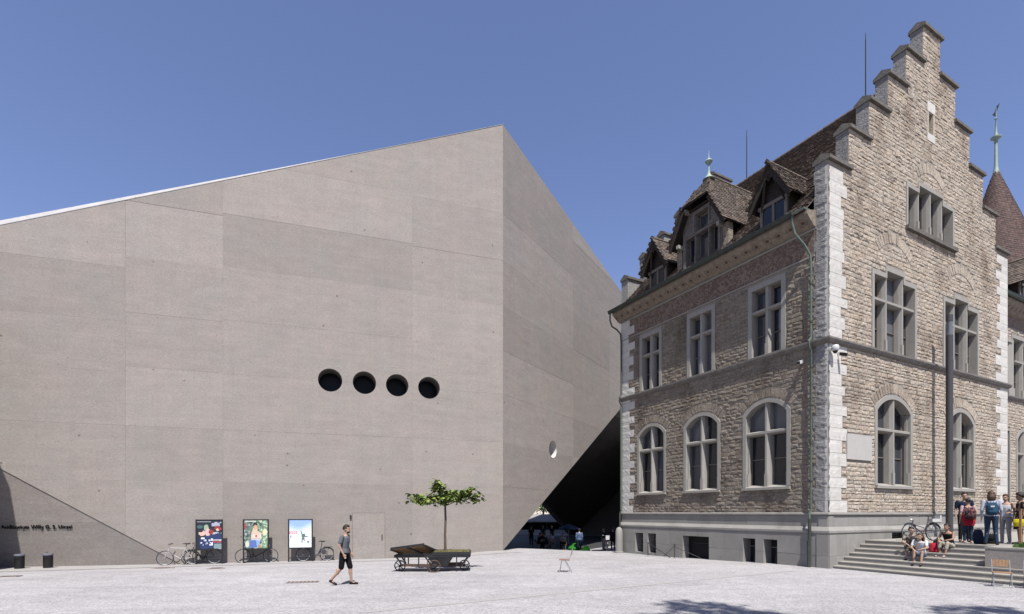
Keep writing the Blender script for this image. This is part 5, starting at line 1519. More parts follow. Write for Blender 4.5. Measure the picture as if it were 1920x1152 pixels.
# ---- bicycles: x forward, wheels on the ground
def bicycle(label, loc, rz, paint='bike_black', wb=1.05, step=False, lean=0.0, extras=()):
    b = thing('bicycle', label, 'bicycle', loc, rz)
    if lean: b.rotation_euler = (lean, 0, rz)
    r = .335
    def wheel(x):
        mb = MB(); mb.tube([(x + (r - .035) * math.cos(2 * math.pi * i / 28), 0, r + (r - .035) * math.sin(2 * math.pi * i / 28)) for i in range(28)], .012, 6, closed=True)
        w = mb.build('wheel', 'steel', b, smooth=True)
        mb = MB(); mb.tube([(x + (r - .012) * math.cos(2 * math.pi * i / 28), 0, r + (r - .012) * math.sin(2 * math.pi * i / 28)) for i in range(28)], .019, 7, closed=True)
        mb.build('tyre', 'rubber', w, smooth=True)
        mb = MB(); mb.tube([(x, -.04, r), (x, .04, r)], .022, 8)
        for i in range(14):
            a = 2 * math.pi * i / 14; mb.tube([(x, (.02 if i % 2 else -.02), r), (x + (r - .035) * math.cos(a), 0, r + (r - .035) * math.sin(a))], .0022, 3)
        mb.build('spokes', 'steel', w)
    wheel(0); wheel(wb)
    bb = (wb * .42, 0, .28); hd = (wb - .17, 0, .80); hb = (wb - .12, 0, .62); st = (wb * .42 - .20, 0, .82 if not step else .70); sd_ = (wb * .42 - .235, 0, .96)
    mb = MB()
    mb.tube([bb, hb], .021); mb.tube([(st[0] + .01, 0, st[2] - .06) if not step else (bb[0] - .05, 0, .50), hd if not step else (hb[0] - .02, 0, hb[2] + .04)], .017); mb.tube([bb, st], .018); mb.tube([hb, hd], .021)
    for s_ in (-1, 1):
        mb.tube([(0, s_ * .055, r), (bb[0], s_ * .03, bb[2])], .010); mb.tube([(0, s_ * .055, r), (st[0] + .02, s_ * .02, st[2] - .08)], .009)
        mb.tube([(wb, s_ * .05, r), (wb - .06, s_ * .045, .60), (hb[0] + .005, 0, .62)], .012)
    mb.build('frame', paint, b, smooth=True)
    mb = MB(); mb.tube([st, sd_], .013); mb.ell((sd_[0] - .03, 0, sd_[2] + .02), (.13, .075, .035), 12, 6); mb.ell((sd_[0] + .09, 0, sd_[2] + .02), (.08, .03, .022), 8, 6); mb.build('saddle', 'black_plastic', b, smooth=True)
    mb = MB(); mb.tube([hd, (hd[0] - .03, 0, .93)], .012); mb.tube([(hd[0] - .10, -.28, .985), (hd[0] + .0, -.22, .975), (hd[0] + .02, -.06, .94), (hd[0] + .02, .06, .94), (hd[0] + .0, .22, .975), (hd[0] - .10, .28, .985)], .012); hbo = mb.build('handlebar', 'steel', b, smooth=True)
    mb = MB()
    for s_ in (-1, 1): mb.tube([(hd[0] - .11, s_ * .285, .987), (hd[0] - .01, s_ * .23, .977)], .017)
    mb.build('grips', 'black_plastic', hbo)
    mb = MB()
    mb.tube([(bb[0], -.06, bb[2]), (bb[0] + .12, -.07, bb[2] - .12)], .010); mb.tube([(bb[0], .06, bb[2]), (bb[0] - .12, .07, bb[2] + .12)], .010)
    mb.box(bb[0] + .07, bb[0] + .17, -.15, -.07, bb[2] - .135, bb[2] - .11); mb.box(bb[0] - .17, bb[0] - .07, .07, .15, bb[2] + .11, bb[2] + .135)
    mb.tube([(bb[0] + .085 * math.cos(2 * math.pi * i / 14), -.045, bb[2] + .085 * math.sin(2 * math.pi * i / 14)) for i in range(14)], .007, 4, closed=True)
    mb.build('crank', 'iron', b)
    mb = MB(); mb.tube([(bb[0] - .12, .08, bb[2]), (bb[0] - .16, .24, .0)], .009); mb.build('kickstand', 'iron', b)
    if 'guard' in extras:
        mb = MB()
        for x, a0, a1 in ((0, .2, 2.7), (wb, .9, 2.5)):
            mb.tube([(x + (r + .03) * math.cos(a0 + (a1 - a0) * i / 9), 0, r + (r + .03) * math.sin(a0 + (a1 - a0) * i / 9)) for i in range(10)], .02, 6)
        mb.build('mudguard', 'bike_black', b, smooth=True)
    if 'rack' in extras:
        mb = MB(); mb.box(-.28, .16, -.07, .07, .70, .715); mb.tube([(-.1, -.07, .70), (0, -.07, r)], .007); mb.tube([(-.1, .07, .70), (0, .07, r)], .007); mb.build('rack', 'iron', b)
    if 'basket' in extras:
        mb = MB(); bx = hd[0] + .12
        for k in range(5):
            z = .72 + .06 * k; w = .13 + .012 * k; mb.tube([(bx - w, -w - .02, z), (bx + w, -w - .02, z), (bx + w, w + .02, z), (bx - w, w + .02, z)], .006, 4, closed=True)
        for s_ in (-1, 1):
            for q in (-1, 1): mb.tube([(bx + s_ * .13, q * .15, .72), (bx + s_ * .18, q * .2, .96)], .006, 4)
        mb.build('basket', 'steel', b)
    if 'lamp' in extras:
        mb = MB(); mb.ell((hd[0] + .09, 0, .82), (.05, .05, .05)); mb.build('lamp', 'white_metal', b, smooth=True)
    if 'child_seat' in extras:
        mb = MB(); mb.box(-.20, .12, -.10, .10, .74, .86); mb.box(-.26, -.20, -.11, .11, .74, 1.0); mb.build('rear_box', 'white_metal', b)
    return b
def at_wall(t, d): p = PE - MX * t - MY * d; return on_ground(p.x, p.y)
bicycle('white framed bicycle facing left, in front of the leftmost poster stand', at_wall(15.25, .40), RZ_NEW + math.pi + .12, 'bike_white', 1.06, extras=('rack',))
bicycle('dark bicycle half hidden behind the dark poster of faces', at_wall(14.35, .30), RZ_NEW + math.pi, 'bike_black', 1.05, lean=.1)
bicycle('dark bicycle facing right behind the green poster', at_wall(13.15, .30), RZ_NEW, 'bike_black', 1.22, lean=-.06, extras=('lamp',))
bicycle('violet step-through bicycle facing left, right of the pale skier poster', at_wall(9.35, .36), RZ_NEW + math.pi, 'bike_violet', 1.10, step=True, lean=.06, extras=('rack', 'guard'))
bk = Vector((16.62, 20.42, LZ))
bicycle('grey bicycle with a white rear box parked on the landing before the gable wall', bk, R(187), 'bike_violet', 1.05, step=True, extras=('guard', 'rack', 'child_seat', 'lamp'))
bicycle('bicycle seen from behind beside the stone bollard at the passage mouth', on_ground(6.0, 32.6), R(86), 'bike_red', 1.05, extras=('rack', 'guard', 'child_seat'))

# ---- slatted metal chairs: facing +x, seat at .45
def chair_proto(label, wood):
    c = thing('slatted_chair', label, 'chair', group='slatted metal chairs on the square')
    for s_ in (-1, 1):
        mb = MB(); mb.tube([(.20, s_ * .21, 0), (.13, s_ * .21, .43), (-.14, s_ * .21, .43), (-.26, s_ * .21, .84)], .011, 8); mb.build('side_frame', 'steel', c, smooth=True)
        mb = MB(); mb.tube([(-.24, s_ * .21, 0), (.02, s_ * .21, .42)], .011, 8); mb.build('leg', 'steel', c, smooth=True)
    mb = MB(); mb.tube([(.195, -.21, .03), (.195, .21, .03)], .009, 6); mb.tube([(-.235, -.21, .03), (-.235, .21, .03)], .009, 6); mb.build('brace', 'steel', c)
    for k in range(6):
        x = -.15 + .063 * k; mb = MB(); mb.box(x, x + .05, -.225, .225, .442, .462); mb.build('seat_slat', wood, c)
    for k in range(5):
        y = -.195 + .08 * k; mb = MB(); mb.bar((-.232, y + .035, .62), (-.262, y + .035, .83), .068, .016, up=(1, 0, 0)); mb.build('back_slat', wood, c)
    return c
CH = chair_proto('lone slatted chair standing on the open gravel facing left', 'wood_red')
CH.location = on_ground(1.93, 18.75); CH.rotation_euler = (0, 0, R(172))
c2 = copy_tree(CH); c2['label'] = 'slatted wooden chair in front of the concrete planter at the foot of the steps'
c2.location = on_ground(14.22, 15.02); c2.rotation_euler = (0, 0, R(234))
c3 = copy_tree(CH); c3['label'] = 'slatted chair cut off by the right edge in front of the planter'
c3.location = on_ground(14.75, 14.62); c3.rotation_euler = (0, 0, R(228))
for c in (c2, c3):
    c.scale = (.92, .92, .92)
    for ch in c.children:
        if 'slat' in ch.name: 
            ch.data = ch.data.copy(); ch.data.materials[0] = M['wood']

# ---- old wheeled platform cart made into a planter bench
CT = thing('planter_cart', 'old four-wheeled iron cart with a tilted plank back and a green planting bed', 'cart', on_ground(-2.95, 19.15), R(3))
def cart_wheel(x, y, r):
    mb = MB(); mb.tube([(x + r * math.cos(2 * math.pi * i / 22), y, r + .01 + r * math.sin(2 * math.pi * i / 22)) for i in range(22)], .022, 6, closed=True); w = mb.build('wheel', 'rusty', CT, smooth=True)
    mb = MB(); mb.tube([(x, y - .05, r), (x, y + .05, r)], .045, 8)
    for i in range(6): a = 2 * math.pi * i / 6 + .3; mb.bar((x, y, r), (x + r * math.cos(a), y, r + r * math.sin(a)), .03, .02, up=(0, 1, 0))
    mb.build('spokes', 'iron', w)
cart_wheel(-1.17, -.10, .19); cart_wheel(.13, -.58, .21); cart_wheel(1.18, .20, .18); cart_wheel(-.05, .75, .21)
for (a, b) in (((-1.30, -.42, .57), (1.38, -.42, .57)), ((-1.30, .62, .57), (1.38, .62, .57)), ((-1.30, -.42, .57), (-1.30, .62, .57)), ((1.38, -.42, .57), (1.38, .62, .57))):
    mb = MB(); mb.bar(a, b, .06, .09); mb.build('frame_beam', 'iron', CT)
for x, y, dx in ((-1.25, -.40, .22), (1.35, -.40, -.25), (-1.25, .5, .22), (1.35, .5, -.25), (-.22, -.42, .25)):
    mb = MB(); mb.bar((x, y, .55), (x + dx, y, .22), .05, .05); mb.build('strut', 'iron', CT)
for x, y in ((-.95, -.40), (-.45, -.40), (.92, -.40), (-.95, .5)):
    mb = MB(); mb.bar((x, y, .55), (x, y, .20), .05, .04); mb.build('strut', 'iron', CT)
mb = MB(); mb.bar((-1.1, -.30, .24), (.2, -.42, .24), .07, .09); mb.bar((.3, .0, .22), (1.15, .1, .22), .10, .16); mb.build('axle_beam', 'rusty', CT)
mb = MB()
mb.add([(-.12, -.44, .53), (.78, -.44, .53), (.78, .6, .53), (-.12, .6, .53), (.10, -.40, .20), (.58, -.40, .20), (.58, .5, .20), (.10, .5, .20)],
       [(0, 1, 2, 3), (7, 6, 5, 4), (0, 4, 5, 1), (1, 5, 6, 2), (2, 6, 7, 3), (3, 7, 4, 0)]); mb.build('root_hopper', 'iron', CT)
mb = MB(); mb.box(.05, 1.42, -.46, .66, .60, .72); mb.build('planting_tray', 'iron', CT)
mb = MB(); mb.box(.10, 1.37, -.41, .61, .70, .735); tr_ = mb.build('planting_bed', 'bed', CT)
mb = MB(); rg = random.Random(5)
for k in range(1500):
    x, y = rg.uniform(.1, 1.37), rg.uniform(-.41, .61); h = rg.uniform(.01, .035); tv = rg.uniform(.7, 1.3)
    mb.add([(x - .01, y, .733), (x + .01, y, .733), (x + rg.uniform(-.02, .02), y + rg.uniform(-.02, .02), .733 + h)], [(0, 1, 2)], (tv * 1.3, tv, tv))
mb.build('grass', 'bed', CT, kind='stuff', recalc=False)
# tilted back: lower edge at the rear, upper edge towards the viewer
lo0, lo1, hi0, hi1 = Vector((-1.18, .48, .63)), Vector((.32, .42, .66)), Vector((-1.42, -.55, .86)), Vector((-.22, -.62, 1.02))
for k in range(5):
    a, b = lo0.lerp(hi0, k / 5 + .006), lo0.lerp(hi0, (k + 1) / 5 - .006); c, d = lo1.lerp(hi1, (k + 1) / 5 - .006), lo1.lerp(hi1, k / 5 + .006)
    nn = (d - a).cross(b - a).normalized() * .035
    mb = MB(); mb.add([a, b, c, d, a + nn, b + nn, c + nn, d + nn], [(0, 3, 2, 1), (4, 5, 6, 7), (0, 1, 5, 4), (1, 2, 6, 5), (2, 3, 7, 6), (3, 0, 4, 7)]); mb.build('back_plank', 'plank', CT)
for w in (0.0, .5, 1.0):
    a, b = lo0.lerp(lo1, w), hi0.lerp(hi1, w); mb = MB(); mb.bar(a + Vector((0, 0, -.04)), b + Vector((0, 0, -.04)), .07, .06); mb.build('back_batten', 'iron', CT)
mb = MB(); mb.bar(hi0 + Vector((0, -.03, 0)), hi1 + Vector((0, -.03, 0)), .06, .08); mb.build('back_batten', 'iron', CT)

# ---- the sapling in the cart: umbrella crown of big leaves on flat limbs
def leaf_cluster(mb, c, r, n, rg, size, flat=.6):
    for k in range(n):
        d = Vector((rg.gauss(0, 1), rg.gauss(0, 1), rg.gauss(0, 1))).normalized() * r * rg.random() ** .4
        d.z *= flat; p = Vector(c) + d
        s_ = size * rg.uniform(.6, 1.15); w = rg.uniform(0, 2 * math.pi)
        f = Vector((math.cos(w), math.sin(w), rg.uniform(-.9, .1))).normalized(); sd2 = f.cross(Vector((0, 0, 1))).normalized(); nn = sd2.cross(f)
        tilt = rg.uniform(-.5, .5); sd2 = (sd2 + nn * tilt).normalized()
        tv = rg.uniform(.55, 1.5); ye = rg.uniform(.8, 1.35)
        pts = [p, p + f * s_ * .35 + sd2 * s_ * .42, p + f * s_ * .75 + sd2 * s_ * .3, p + f * s_ * 1.05 - nn * s_ * .12, p + f * s_ * .75 - sd2 * s_ * .3, p + f * s_ * .35 - sd2 * s_ * .42, p + f * s_ * .5 - nn * s_ * .1]
        mb.add(pts, [(0, 1, 6), (1, 2, 6), (2, 3, 6), (3, 4, 6), (4, 5, 6), (5, 0, 6)], (tv * ye, tv, tv * .85))
TS = thing('young_tree', 'young umbrella-shaped tree growing out of the wheeled cart', 'tree', CT.matrix_basis @ Vector((.47, .1, .70)))
mb = MB(); rg = random.Random(14)
mb.tube([(0, 0, 0), (-.01, 0, .6), (.01, .01, 1.2), (-.005, 0, 1.72)], [.055, .046, .042, .038], 10)
limbs = [(-1.28, .1, 1.98), (-.95, -.4, 1.95), (-.5, .5, 2.1), (-.30, -.2, 2.55), (.35, -.45, 2.1), (.7, .35, 2.15), (1.05, -.1, 2.25), (1.25, .1, 2.0), (.1, .5, 2.15)]
for x, y, z in limbs: mb.tube([(0, 0, 1.70), (x * .35, y * .35, 1.72 + (z - 1.7) * .55), (x * .95, y * .95, z)], [.022, .015, .006], 6)
mb.build('trunk', 'bark', TS, smooth=True)
mb = MB()
for x, y, z in limbs:
    for f in (.4, .62, .82, 1.0):
        leaf_cluster(mb, (x * f, y * f, 1.75 + (z - 1.72) * (.45 + .55 * f)), .22, 19, rg, .185, .9)
leaf_cluster(mb, (-.32, -.1, 2.42), .20, 34, rg, .18, 1.0); leaf_cluster(mb, (-.05, 0, 1.95), .30, 34, rg, .19, .7); leaf_cluster(mb, (.75, 0, 2.15), .28, 34, rg, .19, .6); leaf_cluster(mb, (1.2, 0, 1.95), .14, 12, rg, .17, 1.3); leaf_cluster(mb, (-.75, 0, 1.95), .30, 30, rg, .19, .6)
mb.build('crown', 'leaf', TS, recalc=False)

# ---- trees standing beside the photographer, known by their shadows on the gravel
def plane_tree(label, x, y, cx, cy, cz, rad, seed, nl=150):
    t_ = thing('shade_tree', label, 'tree', on_ground(x, y), 0, 'trees beside the square')
    rg = random.Random(seed); mb = MB(); c = Vector((cx - x, cy - y, cz))
    mb.tube([(0, 0, 0), (.05, .02, 6), (c.x * .5, c.y * .5, 12), (c.x, c.y, cz + rad[2] * .6)], [.30, .24, .18, .05], 9)
    cl = []
    for k in range(nl):
        d = Vector((rg.gauss(0, 1), rg.gauss(0, 1), rg.gauss(0, .7))).normalized() * rg.random() ** .5
        q = c + Vector((d.x * rad[0], d.y * rad[1], d.z * rad[2])); cl.append(q)
        if k % 4 == 0: mb.tube([(c.x * .9, c.y * .9, min(q.z, cz) - 2.0), q], [.06, .015], 5)
    mb.build('trunk', 'bark', t_, smooth=True)
    mb = MB()
    for q in cl: leaf_cluster(mb, q, .42, 22, rg, .2, .8)
    mb.build('crown', 'leaf', t_, recalc=False)
plane_tree('tall tree beside the camera whose crown shadow falls before the steps', 6.1, -2.2, 6.1, -1.7, 20.0, (1.7, 2.6, 4.0), 3)
plane_tree('tall tree right of the camera whose crown shadow falls in the right corner', 12.3, -2.8, 12.1, -2.35, 20.0, (1.8, 2.6, 4.0), 4)

# ------------------------------------------------------------------ people
def rig(kind, **k):
    P = dict(hz=.93)
    if kind == 'stand':
        J = dict(pel=(0, 0, .95), waist=(0, 0, 1.08), chest=(.0, 0, 1.28), neck=(-.01, 0, 1.47), head=(.025, 0, 1.625),
                 shL=(0, .185, 1.42), shR=(0, -.185, 1.42), elL=(-.03, .235, 1.14), elR=(-.03, -.235, 1.14), wrL=(.05, .235, .90), wrR=(.05, -.235, .90),
                 hpL=(0, .09, .90), hpR=(0, -.09, .90), knL=(.02, .10, .49), knR=(.02, -.10, .49), anL=(0, .11, .09), anR=(0, -.11, .09), toL=(.15, .13, .03), toR=(.15, -.13, .03))
    elif kind == 'walk':
        J = dict(pel=(0, 0, .95), waist=(.0, 0, 1.08), chest=(.015, 0, 1.28), neck=(.02, 0, 1.47), head=(.065, 0, 1.625),
                 shL=(.04, .18, 1.42), shR=(-.03, -.19, 1.42), elL=(.02, .24, 1.15), elR=(-.10, -.235, 1.15), wrL=(.12, .22, .94), wrR=(.02, -.235, .92),
                 hpL=(.03, .09, .90), hpR=(-.03, -.09, .90), knL=(.14, .09, .50), knR=(-.08, -.09, .50), anL=(.17, .09, .09), anR=(-.36, -.09, .17), toL=(.32, .10, .03), toR=(-.24, -.10, .035))
    elif kind == 'sit':
        zf = k.get('drop', -.40); kx = k.get('kx', .40)
        J = dict(pel=(0, 0, .10), waist=(.03, 0, .24), chest=(.09, 0, .44), neck=(.13, 0, .62), head=(.18, 0, .765),
                 shL=(.11, .18, .57), shR=(.11, -.18, .57), elL=(.24, .23, .34), elR=(.24, -.23, .34), wrL=(.43, .12, .30), wrR=(.43, -.10, .28),
                 hpL=(.02, .09, .08), hpR=(.02, -.09, .08), knL=(kx, .13, .20), knR=(kx, -.12, .22), anL=(kx + .10, .12, zf + .09), anR=(kx + .04, -.10, zf + .09), toL=(kx + .24, .14, zf + .03), toR=(kx + .19, -.12, zf + .03))
    J.update(k.get('set', {}))
    return {a: Vector(b) for a, b in J.items()}
def cap(mb, a, ra, b, rb, n=12):
    mb.tube([a, b], [ra, rb], n); mb.ell(a, ra, n, 8); mb.ell(b, rb, n, 8)
def loft(mb, secs, n=18):
    """secs: (centre, depth radius, width radius, yaw)"""
    vs = []
    for c, rd, rw, yaw in secs:
        for j in range(n):
            w = 2 * math.pi * j / n; x, y = rd * math.cos(w), rw * math.sin(w)
            vs.append((c[0] + x * math.cos(yaw) - y * math.sin(yaw), c[1] + x * math.sin(yaw) + y * math.cos(yaw), c[2]))
    k = len(secs)
    fs = [(i * n + j, i * n + (j + 1) % n, (i + 1) * n + (j + 1) % n, (i + 1) * n + j) for i in range(k - 1) for j in range(n)]
    fs += [tuple(range(n))[::-1], tuple((k - 1) * n + j for j in range(n))]
    mb.add(vs, fs)
def remesh(ob, vox, it=4):
    md = ob.modifiers.new('skin', 'REMESH'); md.mode = 'VOXEL'; md.voxel_size = vox; md.use_smooth_shade = True
    m2 = ob.modifiers.new('soft', 'SMOOTH'); m2.iterations = it; m2.factor = .5
def torso(mb, J, g=0.0, wk=1.0, hips=True, top=True, z0=None):
    p, w, c, n = J['pel'], J['waist'], J['chest'], J['neck']
    s = []
    if hips: s += [(p + Vector((0, 0, -.09)), .10 + g, (.155 + g) * wk, 0), (p, .115 + g, (.168 + g) * wk, 0)]
    s += [(w, .098 + g, (.142 + g) * wk, 0), (c, .118 + g, (.165 + g) * wk, 0)]
    if top: s += [(c.lerp(n, .55), .108 + g, (.172 + g) * wk, 0), (c.lerp(n, .80), .082 + g, .125 + g, 0), (n, .058 + g * .5, .062 + g * .5, 0)]
    loft(mb, s)
def person(label, loc, rz, J, h=1.75, skin='skin', hair='hair_dark', top=('grey_shirt', 'short'), bottom=('black_shorts', 'shorts'), shoes='shoe_dark', hairstyle='short', female=False, yaw=0.0, vox=.011, group=None, far=False, beard=False, tie=None, cap_=None):
    P = thing('person', label, 'person', loc, rz, group)
    P.scale = (h / 1.75 * 1.02,) * 3
    wk = .92 if female else 1.0
    vx = vox * (2.0 if far else 1.0)
    mb = MB(); torso(mb, J, 0, wk)
    n, hd = J['neck'], J['head']
    cap(mb, n + Vector((0, 0, -.04)), .056, hd + Vector((-.02, 0, -.06)), .052)
    rot = Matrix.Rotation(yaw, 3, 'Z')
    hv = lambda x, y, z: hd + rot @ Vector((x, y, z))
    mb.ell(hv(-.012, 0, .035), (.098, .078, .098), 16, 12); mb.ell(hv(.022, 0, -.035), (.070, .062, .082), 14, 10); mb.ell(hv(.052, 0, -.088), (.030, .032, .026))
    mb.ell(hv(.098, 0, -.012), (.020, .014, .022)); mb.ell(hv(.088, 0, .012), (.014, .011, .03)); mb.ell(hv(.080, 0, .035), (.020, .05, .014)); mb.ell(hv(.082, 0, -.052), (.014, .026, .010))
    for s_ in (-1, 1): mb.ell(hv(-.01, s_ * .079, -.005), (.020, .011, .032))
    for S_ in 'LR':
        sg = 1 if S_ == 'L' else -1
        cap(mb, J['sh' + S_], .050 * wk, J['el' + S_], .037 * wk); cap(mb, J['el' + S_], .038 * wk, J['wr' + S_], .026 * wk)
        cap(mb, J['hp' + S_], .088 * wk, J['kn' + S_], .056 * wk); cap(mb, J['kn' + S_], .055 * wk, J['an' + S_], .036 * wk)
        mid = J['kn' + S_].lerp(J['an' + S_], .3); mb.ell(mid + Vector((-.012, 0, 0)), (.054 * wk, .05 * wk, .10))
        cap(mb, J['an' + S_] + Vector((0, 0, -.03)), .036, J['to' + S_], .028)
        # hand: palm, four curled fingers of unequal length, thumb from the side of the palm
        d = (J['wr' + S_] - J['el' + S_]).normalized(); wv = J['wr' + S_]
        fw = Vector((1, 0, 0)); fw = (fw - d * fw.dot(d)).normalized(); sdv = d.cross(fw)
        pc = wv + d * .055
        mb.ell(pc, (.042, .020, .048), 10, 8, rot=Matrix((fw, sdv, d)).transposed())
        for q, ln in enumerate((.062, .074, .070, .054)):
            b0 = wv + d * .09 + fw * (.026 - .0175 * q)
            kn = b0 + d * ln * .5 - sdv * sg * .004; tp = kn + d * ln * .42 + sdv * sg * -.016
            mb.tube([b0 - d * .02, b0, kn, tp], [.0098, .0098, .0092, .0075], 6)
        b0 = wv + d * .035 + fw * .028
        mb.tube([b0 - fw * .012, b0 + fw * .018 + d * .018, b0 + fw * .026 + d * .05 - sdv * sg * .01], [.012, .0115, .009], 6)
    b = mb.build('body', skin, P); remesh(b, vx, 3 if not far else 2)
    if not far:
        mb = MB()
        for s_ in (-1, 1): mb.ell(hv(.083, s_ * .030, .014), (.010, .013, .007), 8, 6)
        mb.build('eyes', 'eye', P)
    # hair
    mb = MB(); rh = random.Random(len(label)); b0 = len(mb.v); g = .016 if hairstyle != 'curly' else .045
    nH, mH = 20, 14; vs = []
    for i in range(mH + 1):
        th = math.pi * i / mH
        for j in range(nH):
            w = 2 * math.pi * j / nH; x, y, z = math.sin(th) * math.cos(w), math.sin(th) * math.sin(w), math.cos(th)
            gg = g + rh.uniform(-.006, .008)
            face = max(0, x) > .35 and z < .42
            low = z < (-.45 if hairstyle != 'bob' else -.85)
            k = -.02 if face or low else gg
            if abs(y) > .75 and z < -.05 and x > -.3: k = -.01
            vs.append(hv(-.014 + x * (.098 + k), y * (.078 + k), .037 + z * (.098 + k)))
    mb.add(vs, [(i * nH + j, (i + 1) * nH + j, (i + 1) * nH + (j + 1) % nH, i * nH + (j + 1) % nH) for i in range(mH) for j in range(nH)])
    if hairstyle in ('long', 'bob'):
        zl = -.30 if hairstyle == 'long' else -.16
        for q in range(9):
            a = math.pi * (.62 + .76 * q / 8); r_ = .085
            p0 = hv(-.02 + r_ * math.cos(a), r_ * math.sin(a) * .95, .02); p1 = hv(-.035 + (r_ + .02) * math.cos(a), r_ * math.sin(a) * 1.1, zl + rh.uniform(-.02, .02))
            mb.tube([p0, p0.lerp(p1, .5) + Vector((-.012, 0, 0)), p1], [.034, .036, .018], 7)
    if hairstyle == 'bun': mb.ell(hv(-.12, 0, .07), (.048, .05, .046), 10, 8)
    if hairstyle == 'tail': mb.tube([hv(-.10, 0, .05), hv(-.16, 0, 0), hv(-.15, 0, -.16)], [.03, .035, .012], 8)
    ho = mb.build('hair', hair, P); remesh(ho, max(vx * .9, .010), 2)
    if beard:
        mb = MB(); mb.ell(hv(.040, 0, -.075), (.056, .058, .042), 12, 8); bo = mb.build('beard', hair, P); remesh(bo, vx * .9, 1)
    if cap_:
        mb = MB(); mb.ell(hv(-.012, 0, .07), (.115, .094, .085), 14, 8); mb.ell(hv(.09, 0, .06), (.08, .075, .012), 12, 6); mb.build('cap', cap_, P, smooth=True)
    # clothes
    tk, sl = top
    mb = MB()
    torso(mb, J, .014, wk, hips=(sl != 'tank'))
    if sl == 'tank' : loft(mb, [(J['pel'] + Vector((0, 0, .0)), .128, .182 * wk, 0), (J['waist'], .114, .158 * wk, 0)])
    # cut the neckline down to the collar
    mb.v = [(v[0], v[1], min(v[2], n.z - (.035 if sl != 'tank' else .10)) if abs(v[2] - n.z) < .16 and math.hypot(v[0] - n.x, v[1] - n.y) < .3 else v[2]) for v in mb.v]
    for S_ in 'LR':
        a, e, w = J['sh' + S_], J['el' + S_], J['wr' + S_]
        if sl == 'short': cap(mb, a, .066 * wk, a.lerp(e, .62), .060 * wk)
        elif sl == 'long': cap(mb, a, .064 * wk, e, .052 * wk); cap(mb, e, .052 * wk, w.lerp(e, .08), .040 * wk)
        elif sl == 'cap': cap(mb, a, .064 * wk, a.lerp(e, .25), .058 * wk)
    to = mb.build('top', tk, P); remesh(to, vx, 3)
    bk_, bl = bottom
    mb = MB()
    if bl in ('skirt', 'dress'):
        p = J['pel']
        if J['knL'].z < .3 and J['pel'].z < .5:
            for S_ in 'LR': cap(mb, J['hp' + S_], .115, J['hp' + S_].lerp(J['kn' + S_], .75), .085)
        else: loft(mb, [(p + Vector((0, 0, .14)), .115, .158, 0), (p, .14, .195, 0), (p + Vector((.01, 0, -.20)), .16, .215, 0), (p + Vector((.01, 0, -.44 if bl == 'dress' else -.34)), .175, .235, 0)])
    else:
        loft(mb, [(J['pel'] + Vector((0, 0, -.11)), .118, .172 * wk, 0), (J['pel'], .128, .182 * wk, 0), (J['waist'] + Vector((0, 0, -.03)), .112, .158 * wk, 0)])
        for S_ in 'LR':
            hp, kn, an = J['hp' + S_], J['kn' + S_], J['an' + S_]
            if bl == 'shorts': cap(mb, hp, .102 * wk, hp.lerp(kn, .93), .082 * wk)
            elif bl == 'hot': cap(mb, hp, .104 * wk, hp.lerp(kn, .42), .094 * wk)
            elif bl == 'crop': cap(mb, hp, .102 * wk, kn, .074 * wk); cap(mb, kn, .074 * wk, kn.lerp(an, .45), .062 * wk)
            else: cap(mb, hp, .103 * wk, kn, .072 * wk); cap(mb, kn, .070 * wk, an.lerp(kn, .03), .056 * wk)
    bo = mb.build({'skirt': 'skirt', 'dress': 'skirt', 'shorts': 'shorts', 'hot': 'shorts'}.get(bl, 'trousers'), bk_, P); remesh(bo, vx, 3)
    for S_ in 'LR':
        an, to_ = J['an' + S_], J['to' + S_]
        mb = MB(); f = (to_ - an); f.z = 0; f.normalize()
        hl = an + Vector((0, 0, -.045)) - f * .035; hl.z = min(hl.z, an.z - .03)
        cap(mb, hl, .040, to_ + f * .02, .034); mb.ell(an + Vector((0, 0, -.03)), (.05, .046, .045))
        so_ = mb.build('shoe', shoes, P); remesh(so_, max(vx, .012), 2)
    if tie:
        mb = MB(); p = J['waist']
        loft(mb, [(p + Vector((0, 0, .05)), .125, .175, 0), (p + Vector((-.02, 0, -.06)), .15, .20, 0), (p + Vector((-.06, 0, -.24)), .13, .21, 0), (p + Vector((-.09, 0, -.40)), .08, .17, 0)])
        mb.tube([p + Vector((.12, .06, 0)), p + Vector((.14, .10, -.25))], [.035, .025]); mb.tube([p + Vector((.12, -.06, 0)), p + Vector((.14, -.1, -.28))], [.035, .025])
        t2 = mb.build('tied_jacket', tie, P); remesh(t2, .016, 3)
    return P

person('bearded man in a grey T-shirt and black shorts walking right across the gravel', on_ground(-4.98, 15.4), R(4), rig('walk'), 1.74, beard=True, yaw=R(-14), shoes='shoe_dark', vox=.010)

